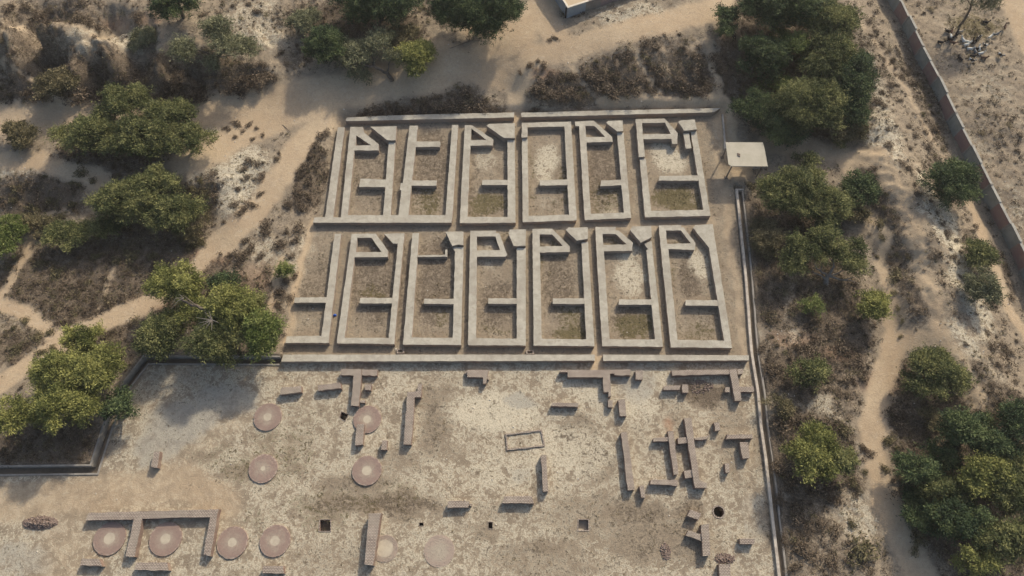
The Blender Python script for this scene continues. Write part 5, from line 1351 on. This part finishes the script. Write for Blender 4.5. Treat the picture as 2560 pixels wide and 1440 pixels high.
o = bm_obj('plastic_bag', bm, M['blue'], smooth=True); o.location = (bx, by, .07); props(o, 'small crumpled bright blue bag lying in the lane between two compounds', 'bag')

# ------------------------------------------------------------------ goats
def goat_mesh(seed, lying=False, graze=False):
    """one continuous body swept from nose to tail, with tapering jointed legs, ears, horns and tail grown from it"""
    me = bpy.data.meshes.new('goat_skel'); bm = bmesh.new()
    sk = bm.verts.layers.skin.verify()
    def add(p, r, par=None):
        v_ = bm.verts.new(p); v_[sk].radius = (r, r * .95); v_[sk].use_root = par is None
        if par: bm.edges.new((par, v_))
        return v_
    hz = .30 if lying else .52
    pel = add((-.32, 0, hz), .135)
    mid = add((-.05, 0, hz - .02), .165, pel)
    ch = add((.22, 0, hz - .01), .15, mid)
    if graze: nk = add((.42, .03, hz - .08), .075, ch); hd = add((.55, .05, hz - .30), .066, nk); ms = add((.60, .05, hz - .43), .036, hd)
    else: nk = add((.38, .03, hz + .16), .075, ch); hd = add((.47, .04, hz + .30), .07, nk); ms = add((.62, .05, hz + .23), .036, hd)
    for s in (-1, 1):
        e = add((hd.co.x - .05, hd.co.y + s * .11, hd.co.z - .02), .02, hd)
        hn = add((hd.co.x - .10, hd.co.y + s * .04, hd.co.z + .12), .014, hd)
        if lying:
            a = add((.24, s * .13, .17), .05, ch); b = add((.36, s * .16, .07), .032, a); add((.20, s * .17, .04), .024, b)
            a = add((-.34, s * .15, .18), .075, pel); b = add((-.14, s * .20, .09), .045, a); add((-.30, s * .22, .04), .026, b)
        else:
            a = add((.23, s * .09, .34), .055, ch); b = add((.24, s * .10, .18), .032, a); add((.22, s * .10, .02), .024, b)
            a = add((-.30, s * .10, .34), .075, pel); b = add((-.38, s * .10, .20), .036, a); add((-.34, s * .10, .02), .024, b)
    add((-.47, 0, hz + .08), .022, pel)
    bm.to_mesh(me); bm.free()
    o = bpy.data.objects.new('tmp_goat', me); C.objects.link(o)
    o.modifiers.new('skin', 'SKIN'); sub = o.modifiers.new('sub', 'SUBSURF'); sub.levels = 1; sub.render_levels = 1
    dg = bpy.context.evaluated_depsgraph_get(); dg.update()
    out = bpy.data.meshes.new_from_object(o.evaluated_get(dg))
    bpy.data.objects.remove(o)
    for p in out.polygons: p.use_smooth = True
    out.materials.clear(); out.materials.append(M['black'])
    return out
GM = [goat_mesh(1), goat_mesh(2, lying=True), goat_mesh(3, graze=True)]
GO = [
 (400,603,'black',1,2.9,'black goat lying at the western end of the top line, under the trunk foot'),(470,640,'brown_hair',0,1.2,'small brown goat next to the westernmost lying black goat'),
 (575,665,'black',0,1.1,'black goat standing alone beside the tree trunk foot'),(548,715,'black',1,.3,'black goat lying against the standing one near the trunk foot'),
 (455,720,'white_hair',2,1.3,'white-backed goat grazing above a black one at the western side of the herd'),(455,768,'black',1,2.8,'black goat lying under the white-backed grazing goat'),
 (262,830,'black',1,-.5,'black goat lying farthest west, closest to the boundary wall'),(492,862,'brown_hair',0,-.6,'dark brown goat walking south of the western black goats'),
 (713,782,'white_hair',1,2.0,'round white goat, uppermost of the white huddle'),(792,820,'white_hair',1,-.6,'white goat in the middle of the white huddle'),
 (782,878,'white_hair',1,.2,'white goat at the lower end of the white huddle'),(852,962,'white_hair',1,-.2,'white goat lying apart, just below the white huddle'),
 (920,815,'black',1,1.4,'large black goat lying east of the white huddle'),(985,785,'black',0,.8,'black goat standing by the large lying black goat'),
 (1035,732,'pied',2,.5,'black and white goat grazing at the rim of the green patch'),(1242,738,'white_hair',0,.6,'white goat walking next to the grey goat on the eastern side'),
 (1362,690,'grey_hair',0,.3,'grey goat on the eastern side with its head up'),(1165,430,'black',1,-.2,'black goat lying highest, on the far side of the tree'),
 (1535,545,'brown_hair',0,1.2,'brown goat farthest east, standing on bare sand'),(1145,885,'pied',1,-.4,'pied goat lying at the eastern end of the central huddle'),
 (1078,912,'cream_hair',1,.9,'cream goat between the pied ones of the central huddle'),(1040,955,'white_hair',1,1.5,'white goat inside the central huddle'),
 (990,965,'black',1,-.4,'black goat pressed against the white one in the central huddle'),(952,1010,'grey_hair',1,1.8,'grey goat at the lower west of the central huddle'),
 (1070,1052,'white_hair',1,.1,'white goat lying just below the central huddle'),(912,1106,'black',1,-.15,'long black goat lying south of the central huddle'),
 (1132,1142,'brown_hair',1,-.3,'reddish brown goat lying at the south-east of the herd'),(655,1158,'black',1,2.2,'black goat lying alone at the south-western side of the herd'),
 (870,1208,'pied',0,-.8,'pied goat standing southernmost in the herd'),(1445,1105,'pied',0,-1.2,'pied goat standing by itself at the south-east on bare sand'),
 (665,615,'cream_hair',1,.1,'cream goat lying by the tree foot')]
for cx_, cy_, mt, pose, rz, lb in GO:
    px, py = 2320 + cx_ / 8, cy_ / 8
    x, y, z = place(px, py, .35)
    me = GM[pose]
    if me.users == 0 or True:
        o = bpy.data.objects.new('goat', me); C.objects.link(o)
    o.material_slots[0].link = 'OBJECT'; o.material_slots[0].material = M[mt]
    o.location = (x, y, z - .01); o.rotation_euler = (0, 0, rz); s = 1.0; o.scale = (s, s, s)
    props(o, lb, 'goat', 'goats resting round the leaning tree')

# seated person in dark clothes by the grove
x, y, z = place(1831, 93)
def person_seated():
    me = bpy.data.meshes.new('p'); bm = bmesh.new(); sk = bm.verts.layers.skin.verify()
    def add(p, r, par=None):
        v_ = bm.verts.new(p); v_[sk].radius = (r, r); v_[sk].use_root = par is None
        if par: bm.edges.new((par, v_))
        return v_
    pel = add((0, 0, .16), .16); w_ = add((0, .02, .38), .15, pel); ch = add((0, .03, .58), .17, w_); nk = add((0, .02, .74), .06, ch); hd = add((0, -.01, .86), .10, nk); add((0, -.01, .97), .075, hd)
    for s in (-1, 1):
        kn = add((s * .16, -.36, .42), .075, pel); ft = add((s * .15, -.50, .06), .05, kn); add((s * .15, -.64, .04), .04, ft)
        sh = add((s * .19, .02, .66), .07, ch); el = add((s * .28, -.14, .44), .05, sh); hn = add((s * .14, -.36, .48), .036, el)
        for f in range(5): add((s * .14 - s * .035 + f * .018, -.43 - .004 * f, .47 - (.015 if f in (0, 4) else 0)), .009, hn)
    bm.to_mesh(me); bm.free()
    o = bpy.data.objects.new('tmp', me); C.objects.link(o); o.modifiers.new('s', 'SKIN'); m2 = o.modifiers.new('b', 'SUBSURF'); m2.levels = 1
    dg = bpy.context.evaluated_depsgraph_get(); dg.update()
    out = bpy.data.meshes.new_from_object(o.evaluated_get(dg)); bpy.data.objects.remove(o)
    for p in out.polygons: p.use_smooth = True
    out.materials.clear(); out.materials.append(M['black'])
    return out
o = bpy.data.objects.new('person', person_seated()); C.objects.link(o); o.location = (x, y, z); o.rotation_euler = (0, 0, .3); o.scale = (1.15,) * 3
props(o, 'person in dark clothes sitting on the pale ground beside the grove', 'person')
# ------------------------------------------------------------------ thin dusty air round the whole scene
bm = bmesh.new(); box(bm, (2, 46, 39.2), (420, 320, 84.4))
hm = bpy.data.materials.new('haze'); hm.use_nodes = True
hn = hm.node_tree; hn.nodes.remove(hn.nodes['Principled BSDF'])
vp = hn.nodes.new('ShaderNodeVolumePrincipled'); vp.inputs['Color'].default_value = (.92, .89, .84, 1); vp.inputs['Density'].default_value = 0.00022; vp.inputs['Anisotropy'].default_value = .2
hn.links.new(vp.outputs[0], hn.nodes['Material Output'].inputs['Volume'])
o = bm_obj('haze', bm, hm); props(o, 'thin dusty haze', None, None, 'stuff')
print('LEAF QUADS', NQ[0])
